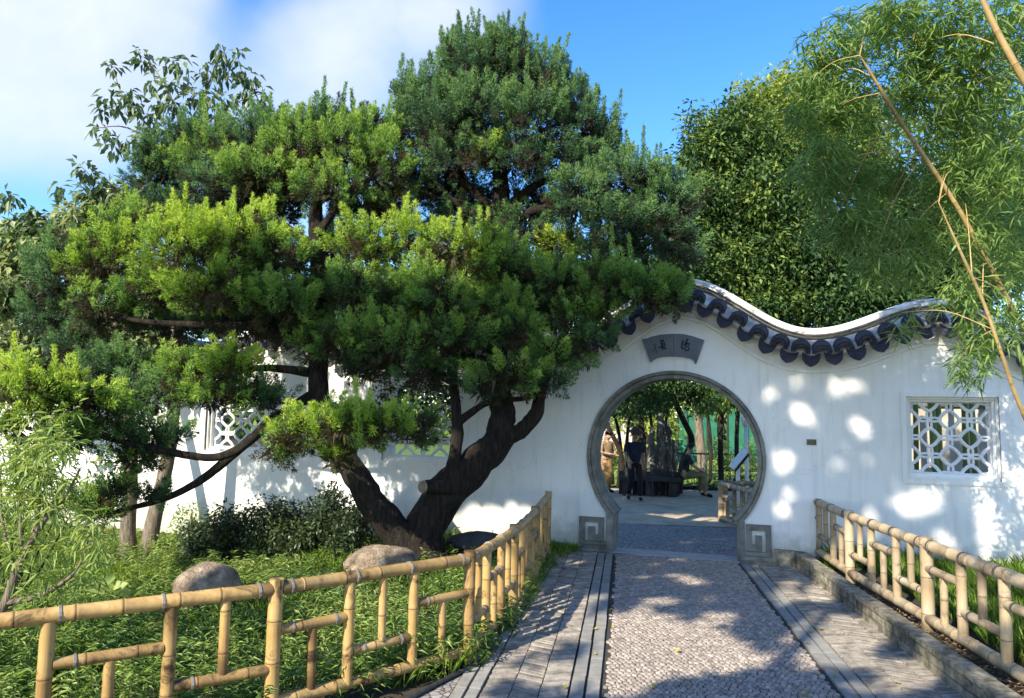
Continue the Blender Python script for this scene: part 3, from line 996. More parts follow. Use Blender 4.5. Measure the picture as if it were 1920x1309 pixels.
def tiles():
    cover, drip = tile_meshes()
    pitch = 0.247
    co0 = cover.build('cover_tile', 'roof_tile', gw, True, None, 35)
    dr0 = drip.build('drip_tile', 'roof_tile', gw, True, None, 35)
    first = True
    ks = range(int(-13.8 / pitch), int(10.2 / pitch))
    for k in ks:
        for which in (0, 1):
            t = 0.30 + pitch * (k + 0.5 * which)
            if t < -11.5 or t > 6.5: continue
            z = ridge(t); sl = (ridge(t + 0.03) - ridge(t - 0.03)) / 0.06
            kk = math.sqrt(1 + 0.75 * sl * sl) if which == 0 else math.sqrt(1 + 0.5 * sl * sl)
            src = co0 if which == 0 else dr0
            dz = -0.335 if which == 0 else -0.362
            ang = math.atan(sl) * 0.75
            M = Matrix(((WD[0], WN[0], 0, 0), (WD[1], WN[1], 0, 0), (0, 0, 1, 0), (0, 0, 0, 1)))
            # local x = along wall, local y = out of the wall (mirrored frame kept right-handed by flipping x)
            fr = Matrix(((-WD[0], WN[0], 0), (-WD[1], WN[1], 0), (0, 0, 1))).to_4x4()
            p = wall(t, z + dz * kk)
            Mx = Matrix.Translation(p) @ fr @ Matrix.Rotation(ang + random.uniform(-0.03, 0.03), 4, 'Y') @ Matrix.Translation((0, random.uniform(-0.008, 0.008), random.uniform(-0.006, 0.006)))
            if (which == 0 and k == ks[0]) and first: pass
            o_ = src.copy(); C.objects.link(o_)
            o_.parent = gw; o_.matrix_parent_inverse = world_of(gw).inverted(); o_.matrix_basis = Mx
    bpy.data.objects.remove(co0); bpy.data.objects.remove(dr0)


tiles()


# moon gate: ring of stones, jambs, scroll blocks
def gate():
    gf = MB()
    a0 = math.asin((GZ - 0.50) / 1.045)                       # foot of the ring below the centre line
    angs = np.linspace(-a0, PI + a0, 17)
    top = None
    fr = lambda x, y, z: wall(x, z, y)
    rootmb = MB(); rootmb.box((-0.865, -TH - 0.03, 0.0), (-0.775, 0.035, 0.50), fr)
    frame = rootmb.build('gate_frame', 'gate_stone', gw)
    MB().box((0.775, -TH - 0.03, 0.0), (0.865, 0.035, 0.50), fr).build('jamb', 'gate_stone', frame)
    for a, b in zip(angs[:-1], angs[1:]):
        mb = MB(); g = 0.0015
        aa = np.linspace(a + g, b - g, 7)
        # section: inner ring face, groove, outer roll
        sec = [(1.028, -TH - 0.03), (1.028, 0.020), (1.072, 0.020), (1.080, 0.010), (1.088, 0.036), (1.128, 0.036), (1.128, -0.01), (1.128, -TH - 0.03)]
        V = [wall(r * math.cos(x), GZ + r * math.sin(x), o_) for x in aa for r, o_ in sec]
        n = len(sec); F = []
        for i in range(len(aa) - 1):
            for j in range(n): F.append((i * n + j, (i + 1) * n + j, (i + 1) * n + (j + 1) % n, i * n + (j + 1) % n))
        F.append(tuple(range(n))); F.append(tuple((len(aa) - 1) * n + j for j in range(n))[::-1])
        mb.add(V, F).build('ring_stone', 'gate_stone', frame)
    for s, W_, H_ in ((-1, 0.45, 0.44), (1, 0.40, 0.47)):
        rects = [(0, .17, .12, 1), (.17, .73, .83, 1), (.57, .73, .27, .83), (.27, .47, .27, .70), (.47, .57, .27, .44), (0.17, 1, .135, .25), (.03, 1, 0.0, .12)]
        holder = None
        for k, (u0, u1, v0, v1) in enumerate(rects):
            e = 0.032 + 0.004 * (k % 2)
            x0 = s * (0.775 + W_ * (1 - u0)); x1 = s * (0.775 + W_ * (1 - u1))
            x0, x1 = min(x0, x1), max(x0, x1)
            if u1 == 1:
                if s < 0: x1 = -0.868
                else: x0 = 0.868
            mbx = MB(); mbx.box((x0, -0.02, 0.03 + v0 * (H_ - 0.03)), (x1, e, 0.03 + v1 * (H_ - 0.03) - 0.002), fr)
            if holder is None: holder = mbx.build('scroll_block', 'gate_stone', gw)
            else: mbx.build('scroll_bar', 'gate_stone', holder)
        x0, x1 = (-0.775 - W_ - 0.02, -0.775) if s < 0 else (0.775, 0.775 + W_ + 0.02)
        MB().box((x0, -0.05, -0.1), (x1, 0.055, 0.032), fr).build('plinth', 'gate_stone', holder)
    MB().box((1.20, -0.1, -0.1), (1.44, 0.10, 0.19), fr).build('corner_stone', 'kerb_brick', gw)


gate()


# lattice windows
def ring_path(kind, a, b, n=20):
    out = []
    for i in range(n):
        t = 2 * PI * i / n
        c, s = math.cos(t), math.sin(t)
        p = 2.0 / kind                                        # superellipse exponent
        out.append((a * math.copysign(abs(c) ** p, c), b * math.copysign(abs(s) ** p, s)))
    return out


def lattice(win):
    t0, t1, z0, z1 = win
    nested = 3
    grp = None
    for k in range(nested):
        i0 = 0.028 * k; i1 = 0.028 * (k + 1)
        o1 = 0.016 - 0.045 * k; o0 = -TH + 0.02
        mb = MB()
        a, b, c, d = t0 + i0, t1 - i0, z0 + i0, z1 - i0
        e = i1 - i0 + (0.001)
        fr = lambda x, y, z: wall(x, z, y)
        if k == 0: a, b, c, d = a - 0.03, b + 0.03, c - 0.03, d + 0.03; e = e + 0.03; o0 = -0.005
        mb.box((a, o0, c), (a + e, o1, d), fr); mb.box((b - e, o0, c), (b, o1, d), fr)
        mb.box((a + e, o0, c), (b - e, o1 - 0.001, c + e), fr); mb.box((a + e, o0, d - e), (b - e, o1 - 0.001, d), fr)
        if grp is None: grp = mb.build('lattice_window', 'plaster', gw)
        else: mb.build('frame', 'plaster', grp)
    ix = 0.028 * nested
    A, B, Cc, D = t0 + ix, t1 - ix, z0 + ix, z1 - ix
    nx = 4; nz = 4
    px = (B - A) / nx; pz = (D - Cc) / nz
    mb = MB(); oc = -0.155
    def put(pts, r):
        # clip at the frame
        P = [wall(min(max(x, A - 0.005), B + 0.005), min(max(z, Cc - 0.005), D + 0.005), oc) for x, z in pts]
        mb.tube(P, r, 6, False, None, 0, True)
    for i in range(nx + 1):
        for j in range(nz + 1):
            x = A + px * i; z = Cc + pz * j
            if (i + j) % 2:
                put([(x + u, z + v) for u, v in ring_path(1.35, px * 0.50, pz * 0.52, 24)], 0.021)
            else:
                for du, dv, a_, b_ in ((px * 0.26, 0, px * 0.25, 0.022), (-px * 0.26, 0, px * 0.25, 0.022), (0, pz * 0.27, 0.024, pz * 0.25), (0, -pz * 0.27, 0.024, pz * 0.25)):
                    cx_, cz_ = x + du, z + dv
                    if A - 0.01 < cx_ < B + 0.01 and Cc - 0.01 < cz_ < D + 0.01:
                        put([(cx_ + u, cz_ + v) for u, v in ring_path(2.2, a_, b_, 16)], 0.0155)
                mb.box((max(x - 0.03, A), oc - 0.02, max(z - 0.03, Cc)), (min(x + 0.03, B), oc + 0.018, min(z + 0.03, D)), lambda a, b, c: wall(a, c, b))
    mb.build('lattice', 'lattice_white', grp, True, None, 45)


for w_ in WINS: lattice(w_)


# name plaque over the gate
def plaque():
    root = empty('name_plaque', wall(0, 2.65, 0.02), 'fan shaped slate grey name plaque with black brush writing above the round gate', 'sign')
    m = lambda x, y: ((x / 12.8 + 1190), (y / 12.8 + 610))

    def W3(x, y, o_):
        px, py = m(x, y); d = rayd(px, py); Q = G
        k = np.dot(Q - CAM, WN) / np.dot(d, WN); P = CAM + k * d
        return np.array([np.dot(P - G, WD), P[2], o_])

    def poly(pts, o0, o1, name, mat, par):
        A = [wall(*W3(x, y, o1)) for x, y in pts]; B = [wall(*W3(x, y, o0)) for x, y in pts]
        n = len(A)
        F = [tuple(range(n - 1, -1, -1)), tuple(range(n, 2 * n))] + [(i, (i + 1) % n, (i + 1) % n + n, i + n) for i in range(n)]
        return MB().add(A + B, F).build(name, mat, par)

    top = [(195, 340), (420, 270), (640, 222), (935, 203), (1150, 207), (1400, 262), (1672, 362)]
    body = [(230, 345)] + top[1:-1] + [(1640, 362), (1440, 850), (1330, 800), (1150, 762), (935, 752), (700, 760), (540, 790), (455, 830)]
    # split in two boards at the middle joint
    lb = [(300, 322), (420, 275), (640, 228), (932, 208), (932, 752), (700, 760), (540, 790), (455, 840)]
    rb = [(938, 208), (1150, 212), (1400, 266), (1580, 330), (1440, 845), (1330, 800), (1150, 765), (938, 752)]
    poly(lb, 0.0, 0.030, 'board', 'plaque_slate', root)
    poly(rb, 0.0, 0.030, 'board', 'plaque_slate', root)
    poly([(190, 340), (300, 322), (455, 830), (420, 885), (385, 880)], 0.0, 0.045, 'end_roll', 'plaque_slate', root)
    poly([(1580, 330), (1672, 362), (1480, 925), (1455, 930), (1425, 845)], 0.0, 0.045, 'end_roll', 'plaque_slate', root)

    def strokes(name, mat, L):
        mb = MB()
        for i, (pts, wd) in enumerate(L):
            q = catmull([np.array(p, float) for p in pts], 4) if len(pts) > 2 else [np.array(pts[0], float) * (1 - u) + np.array(pts[1], float) * u for u in np.linspace(0, 1, 5)]
            n = len(q); V = []
            oo = 0.0315 + 0.0004 * i
            for k, p in enumerate(q):
                d = q[min(k + 1, n - 1)] - q[max(k - 1, 0)]; d = d / (np.linalg.norm(d) + 1e-9)
                s_ = np.array([-d[1], d[0]]); u = k / (n - 1)
                ww = wd * 0.5 * (0.55 + 0.6 * math.sin(PI * (0.15 + 0.75 * u)))
                for sg in (1, -1):
                    V.append(wall(*W3(p[0] + s_[0] * ww * sg, p[1] + s_[1] * ww * sg, oo)))
            mb.add(V, [(2 * k, 2 * k + 1, 2 * k + 3, 2 * k + 2) for k in range(n - 1)])
        return mb.build(name, mat, root)

    strokes('character', 'ink', [([(1165, 355), (1160, 420), (1125, 480)], 34), ([(1115, 500), (1150, 560), (1195, 565)], 32), ([(1130, 490), (1210, 480)], 24),
                                 ([(1288, 322), (1255, 390), (1200, 475)], 36), ([(1215, 420), (1260, 440), (1340, 455)], 30), ([(1250, 400), (1240, 480), (1215, 545)], 30),
                                 ([(1220, 540), (1215, 600), (1250, 612), (1292, 605), (1300, 540), (1255, 512)], 28), ([(1280, 470), (1315, 490)], 20)])
    strokes('character', 'ink', [([(620, 390), (695, 362)], 36), ([(640, 360), (640, 430)], 28), ([(705, 348), (690, 400)], 32), ([(622, 432), (745, 430)], 30), ([(660, 440), (655, 520)], 32),
                                 ([(670, 480), (745, 460)], 22), ([(582, 548), (660, 515), (752, 500)], 28), ([(680, 510), (670, 560), (700, 588)], 34), ([(700, 540), (760, 572)], 38), ([(732, 440), (738, 505)], 20)])
    strokes('signature', 'ink_grey', [([(440, 460), (480, 472), (522, 448)], 18), ([(490, 480), (468, 545)], 15), ([(515, 470), (508, 560), (545, 665)], 18), ([(468, 560), (535, 540)], 18),
                                      ([(500, 560), (452, 645)], 15), ([(520, 600), (520, 690)], 15), ([(448, 600), (472, 655)], 13)])


plaque()
pt = empty('wall_plate', wall(1.65, 1.49, 0.01), 'tiny bronze number plate fixed on the white wall right of the gate', 'plate')
mb = MB(); mb.box((1.595, 0.0, 1.455), (1.705, 0.012, 1.525), lambda x, y, z: wall(x, z, y)); mb.build('plate', 'bronze', pt)
mb = MB()
for x, h in ((1.615, .03), (1.64, .04), (1.665, .035), (1.685, .04)):
    mb.box((x, 0.0122, 1.49 - h / 2), (x + 0.008, 0.0135, 1.49 + h / 2), lambda x, y, z: wall(x, z, y))
mb.build('marking', 'ink', pt)


# ================================================================== bamboo fences
def pole(p, q, r, seg=12, node=0.24, taper=0.0):
    p = np.asarray(p, float); q = np.asarray(q, float)
    Lh = np.linalg.norm(q - p)
    ps = [(0.0, r, 0.0)]
    x = node * random.uniform(0.3, 0.8)
    while x < Lh - 0.03:
        ps += [(x - 0.014, r * 0.985, 0.0), (x - 0.005, r * 1.06, 0.15), (x, r * 0.985, 0.95), (x + 0.006, r * 1.05, 0.1), (x + 0.016, r * 0.99, 0.0)]
        x += node * random.uniform(0.85, 1.2)
    ps.append((Lh, r * (1 - taper), 0.0))
    for e0, sg_ in ((0.0, 1), (Lh, -1)):
        if random.random() < 0.38 and Lh > 0.3:
            k_ = random.uniform(.45, .9); l_ = random.uniform(.05, .13)
            ps = [(x_, r_, max(t_, k_ * max(0, 1 - abs(x_ - e0) / (l_ * 1.6)))) for x_, r_, t_ in ps] + [(e0 + sg_ * l_ * .55, r * .995, k_ * .9), (e0 + sg_ * l_, r * .995, k_ * .45), (e0 + sg_ * l_ * 1.5, r * .995, 0.0)]
    ps = sorted(ps)
    bend = random.uniform(-0.006, 0.006) * Lh
    mb = MB()
    d = (q - p) / Lh
    sv = np.cross(d, np.array([0.3, 0.5, 0.8])); sv /= np.linalg.norm(sv)
    P = [p + d * x + sv * bend * math.sin(PI * x / Lh) for x, _, _ in ps]
    mb.tube(P, [a for _, a, _ in ps], seg, True, [t for _, _, t in ps])
    return mb


def tie(p, d, r, parent, mat):
    d = np.asarray(d, float); d = d / np.linalg.norm(d)
    mb = MB(); mb.tube([p - d * 0.006, p - d * 0.006, p + d * 0.006, p + d * 0.006], [r * 0.99, r + 0.0035, r + 0.0035, r * 0.99], 12, False)
    mb.build('wire_tie', mat, parent)


def fence(root, posts, bays, start, mat, z_top, z_mid, z_low, z_bot, rp=0.043, rr=0.040, rb=0.030, tiemat='wire', post_over=0.055, zbase=None, extra_top=0.0):
    """posts: list of (x,y,zground); each span split in `bays`; bays alternate A (high middle rail, short stub below) and B (low rail, stub above)"""
    kind = start
    up = np.array([0, 0, 1.0])
    for i, (x, y, z) in enumerate(posts):
        b = np.array([x, y, z])
        pm = pole(b - up * 0.05, b + up * (z_top + post_over), rp * random.uniform(0.95, 1.08)).build('post', mat, root, True, None, 60)
        for zz in (z_top - 0.10, z_mid - 0.06, z_bot + 0.02):
            if random.random() < 0.7: tie(b + up * zz, up, rp * 1.05, pm, tiemat)
        if i == len(posts) - 1: break
        x2, y2, zb2 = posts[i + 1]; b2 = np.array([x2, y2, zb2]); d = (b2 - b); Ls = np.linalg.norm(d); u = d / Ls
        tr = pole(b + up * z_top + u * rp * 0.7, b2 + up * z_top - u * rp * 0.7, rr).build('top_rail', mat, root, True, None, 60)
        for f in (0.06, 0.36, 0.64, 0.94):
            tie(b + d * f + up * z_top, u, rr * 1.03, tr, tiemat)
        br = pole(b + up * z_bot + u * rp * 0.7, b2 + up * z_bot - u * rp * 0.7, rr * 0.95).build('bottom_rail', mat, root, True, None, 60)
        n = bays
        for k in range(n):
            f0 = k / n; f1 = (k + 1) / n
            a = b + d * f0; c = b + d * f1
            if k > 0:
                mm = pole(a + up * z_bot, a + up * (z_top - rr * 0.7), rb * 1.15).build('upright', mat, root, True, None, 60)
                tie(a + up * (z_top - 0.10), up, rb * 1.2, mm, tiemat)
                if random.random() < 0.6: tie(a + up * (z_bot + 0.12), up, rb * 1.2, mm, tiemat)
            zm = z_mid if kind == 'A' else z_low
            rl = pole(a + up * zm + u * rb, c + up * zm - u * rb, rb * 1.02).build('middle_rail', mat, root, True, None, 60)
            tie(a + d * (0.22 / n) + up * zm, u, rb * 1.06, rl, tiemat)
            if random.random() < 0.5: tie(a + d * (0.80 / n) + up * zm, u, rb * 1.06, rl, tiemat)
            mid = b + d * (0.5 * (f0 + f1))
            if kind == 'A': e0, e1 = z_bot + rr * 0.7, zm - rb * 0.8
            else: e0, e1 = zm + rb * 0.8, z_top - rr * 0.8
            sb = pole(mid + up * e0, mid + up * e1, rb * 0.92).build('baluster', mat, root, True, None, 60)
            tie(mid + up * (e1 - 0.07), up, rb * 0.97, sb, tiemat)
            kind = 'B' if kind == 'A' else 'A'


lf = empty('bamboo_fence', (-1.33, 4.37, 0), 'golden bamboo fence with scorched rails beside the planted bed left of the path', 'fence')
fence(lf, [(-3.55, 2.8, 0), (-2.70, 3.41, 0), (-1.33, 4.36, 0), (-0.27, 5.35, 0), (0.05, 6.66, 0), (0.28, 8.0, 0), (0.50, 9.62, 0)], 3, 'A', 'bamboo_yellow', 0.735, 0.50, 0.29, 0.10)
rf = empty('bamboo_fence', (3.36, 6.07, 0.13), 'pale weathered bamboo fence on the low brick kerb right of the path', 'fence')
fence(rf, [(3.78, 9.55, 0.14), (3.53, 7.80, 0.14), (3.36, 6.07, 0.14), (3.16, 4.35, 0.14), (2.95, 2.7, 0.14)], 3, 'A', 'bamboo_pale', 0.635, 0.45, 0.25, 0.055, 0.047, 0.046, 0.031, 'wire_dark', 0.055)


# ------------------------------------------------------------------ low brick kerb under the right fence
def kerb_wall():
    root = empty('brick_kerb', (3.2, 7.3, 0), 'low weathered brick kerb edging the bed right of the path', 'kerb')
    a = np.array([3.47, 9.35, 0]); b = np.array([2.70, 3.1, 0])
    d = b - a; Ls = np.linalg.norm(d); u = d / Ls; n = np.array([u[1], -u[0], 0])
    if n[0] > 0: n = -n                                    # towards the path
    P = lambda x, y, z: a + u * x + n * y + np.array([0, 0, z])
    MB().box((0, -0.115, -0.08), (Ls, -0.008, 0.148), P).build('core', 'mortar', root)
    for c in range(2):
        x = -0.10 * (c % 2)
        while x < Ls:
            e = x + 0.215 + random.uniform(-0.012, 0.012)
            MB().box((max(x, 0) + 0.004, -0.11, 0.004 + c * 0.072), (min(e, Ls) - 0.004, random.uniform(-0.004, 0.004), c * 0.072 + 0.068 + random.uniform(-0.002, 0.001)), P).build('brick', 'kerb_brick', root)
            x = e
    x = 0.0
    while x < Ls:
        e = x + random.uniform(0.27, 0.36)
        MB().box((x + 0.003, -0.125, 0.149), (min(e, Ls) - 0.003, random.uniform(0.004, 0.014), 0.182 + random.uniform(-0.003, 0.003)), P).build('cap_stone', 'kerb_brick', root)
        x = e


kerb_wall()

# edging pipe in front of the left bed
hz = [gp(700, 1355), gp(780, 1309), gp(850, 1272), gp(910, 1242), gp(930, 1220)]
mb = MB(); mb.tube([p + np.array([0, 0, 0.02]) for p in catmull(hz, 5)], 0.016, 8)
tag(mb.build('edging_pipe', 'hose', None, True), 'black plastic edging pipe lying at the corner of the left bed', 'pipe')

# ================================================================== boulders
def boulder(px, py, rx, ry, Y, mat, label, group=None, seed=0):
    c, r = blob(px, py, rx, ry, Y, 0.9)
    bm = bmesh.new(); bmesh.ops.create_icosphere(bm, subdivisions=4, radius=1)
    for v in bm.verts:
        p = np.array(v.co)
        k = 1 + 0.07 * math.sin(3.1 * p[0] + seed) * math.cos(2.7 * p[1] + seed) + 0.05 * math.sin(5.3 * p[2] + 2.2 * p[0] + seed * 2) + 0.012 * math.sin(17 * p[0] + 13 * p[2])
        v.co = Vector((p[0] * r[0] * k, p[1] * r[1] * k, p[2] * r[2] * k))
    rb_ = np.random.default_rng(int(seed * 10) + 3)
    cuts = [(unit(rb_.normal(size=3)), rb_.uniform(.80, .95)) for _ in range(10)]
    for v in bm.verts:
        q = np.array(v.co) / r
        for d_, l_ in cuts:
            e_ = q @ d_ - l_
            if e_ > 0: q = q - d_ * e_ * .6
        q = q * (1 + .02 * math.sin(23 * q[0] + 9 * q[1]) * math.sin(19 * q[2] + 5 * q[0]))
        v.co = Vector(q * r)
    me = bpy.data.meshes.new('boulder'); bm.to_mesh(me); bm.free()
    me.polygons.foreach_set('use_smooth', np.ones(len(me.polygons), bool))
    o = link('boulder', me, None, mat); o.location = Vector(c)
    tag(o, label, 'rock', 'boulders in the left bed')


boulder(388, 1104, 64, 50, 6.6, 'boulder', 'rounded tan boulder in sunlit grass behind the golden fence', None, 0.3)
boulder(714, 1058, 64, 38, 8.1, 'boulder', 'flat brown boulder at the foot of the forked tree trunk', None, 2.1)
boulder(892, 1018, 60, 20, 9.3, 'boulder_dark', 'dark low rock between the tree and the white wall', None, 4.0)


# ================================================================== the juniper
def PX(px, py, Y, r):
    p = at(px, py, Y); return (p[0], p[1], p[2], r)


jroot_p = gp(775, 1040, -0.03)
jun = empty('juniper_tree', (jroot_p[0], 9.0, -0.05), 'big old juniper with forked leaning trunk and cloud shaped foliage pads', 'tree')
mb = MB()
limb(mb, [PX(795, 1062, 9.0, 0.36), PX(790, 1030, 9.0, 0.29), PX(800, 985, 9.0, 0.24), PX(835, 925, 9.0, 0.235), PX(885, 878, 9.0, 0.21), PX(932, 828, 9.0, 0.185), PX(942, 780, 9.0, 0.155), PX(938, 735, 9.05, 0.14), PX(930, 640, 9.3, 0.13), PX(925, 540, 9.5, 0.13), PX(935, 440, 9.7, 0.135), PX(940, 370, 9.8, 0.12), PX(935, 280, 9.8, 0.08), PX(925, 160, 9.8, 0.03)], 14, 6, 0.13)
mb.build('trunk', 'bark_dark', jun, True)
mb = MB()
limb(mb, [PX(790, 1048, 8.95, 0.25), PX(745, 1000, 8.9, 0.19), PX(700, 945, 8.8, 0.17), PX(664, 885, 8.8, 0.15), PX(630, 825, 8.9, 0.13), PX(603, 765, 9.0, 0.125), PX(596, 700, 9.0, 0.12), PX(600, 620, 9.1, 0.11), PX(598, 520, 9.2, 0.105), PX(592, 420, 9.3, 0.09), PX(600, 350, 9.4, 0.06), PX(640, 280, 9.4, 0.03)], 14, 6, 0.13)
mb.build('limb', 'bark_dark', jun, True)
LIMBS = [
    [(935, 822, 9.0, .12), (975, 808, 8.95, .10), (1003, 778, 8.9, .085), (1014, 735, 8.9, .07), (1030, 690, 8.9, .05), (1060, 620, 8.9, .035)],
    [(852, 915, 8.85, .11), (830, 912, 8.75, .085), (797, 913, 8.65, .075)],
    [(842, 905, 8.85, .09), (852, 860, 8.85, .075), (858, 800, 8.85, .068), (852, 740, 8.85, .06), (845, 650, 8.85, .05), (840, 560, 8.85, .035)],
    [(858, 795, 8.85, .05), (885, 772, 8.8, .045), (925, 752, 8.75, .035), (985, 747, 8.7, .03), (1015, 735, 8.7, .02)],
    [(602, 735, 9.0, .08), (545, 765, 8.9, .06), (500, 795, 8.7, .055), (455, 838, 8.5, .05), (400, 858, 8.4, .045), (330, 850, 8.3, .04), (235, 830, 8.1, .03), (120, 800, 7.9, .02)],
    [(560, 760, 8.9, .06), (500, 800, 8.8, .055), (430, 858, 8.7, .055), (370, 905, 8.6, .045), (300, 938, 8.5, .035), (205, 962, 8.4, .02)],
    [(597, 470, 9.2, .07), (530, 420, 9.2, .05), (450, 350, 9.4, .04), (330, 330, 9.7, .025)],
    [(600, 640, 9.1, .08), (520, 620, 8.9, .06), (420, 610, 8.7, .045), (250, 600, 8.9, .03), (130, 560, 9.2, .02)],
    [(595, 440, 9.2, .06), (640, 380, 9.2, .04), (700, 330, 9.2, .025)],
    [(937, 410, 9.7, .08), (890, 360, 9.6, .06), (830, 310, 9.5, .04), (790, 250, 9.5, .02)],
    [(938, 420, 9.7, .07), (885, 400, 9.6, .05), (820, 350, 9.6, .03)],
    [(942, 400, 9.7, .08), (1000, 350, 9.6, .055), (1070, 320, 9.5, .03)],
    [(942, 430, 9.7, .07), (1000, 395, 9.5, .055), (1090, 380, 9.3, .04), (1200, 380, 9.2, .02)],
    [(925, 560, 9.5, .07), (1000, 520, 9.2, .05), (1100, 540, 8.8, .035), (1230, 560, 8.6, .018)],
    [(596, 640, 9.0, .06), (680, 600, 8.9, .045), (760, 560, 8.8, .03)],
    [(655, 880, 8.8, .05), (640, 840, 8.2, .035), (650, 800, 7.8, .025), (720, 790, 7.7, .012)],
    [(592, 700, 9.0, .06), (480, 690, 8.8, .04), (400, 720, 8.6, .025)],
]
for L in LIMBS:
    mb = MB(); limb(mb, [PX(*q) for q in L], 9, 5, 0.14); mb.build('limb', 'bark_dark', jun, True)
mb = MB(); q = PX(794, 913, 8.62, .07); mb.tube([q[:3], np.array(q[:3]) + np.array([-0.02, -0.02, 0])], [0.074, 0.068], 12); mb.build('cut_end', 'cut_wood', jun)

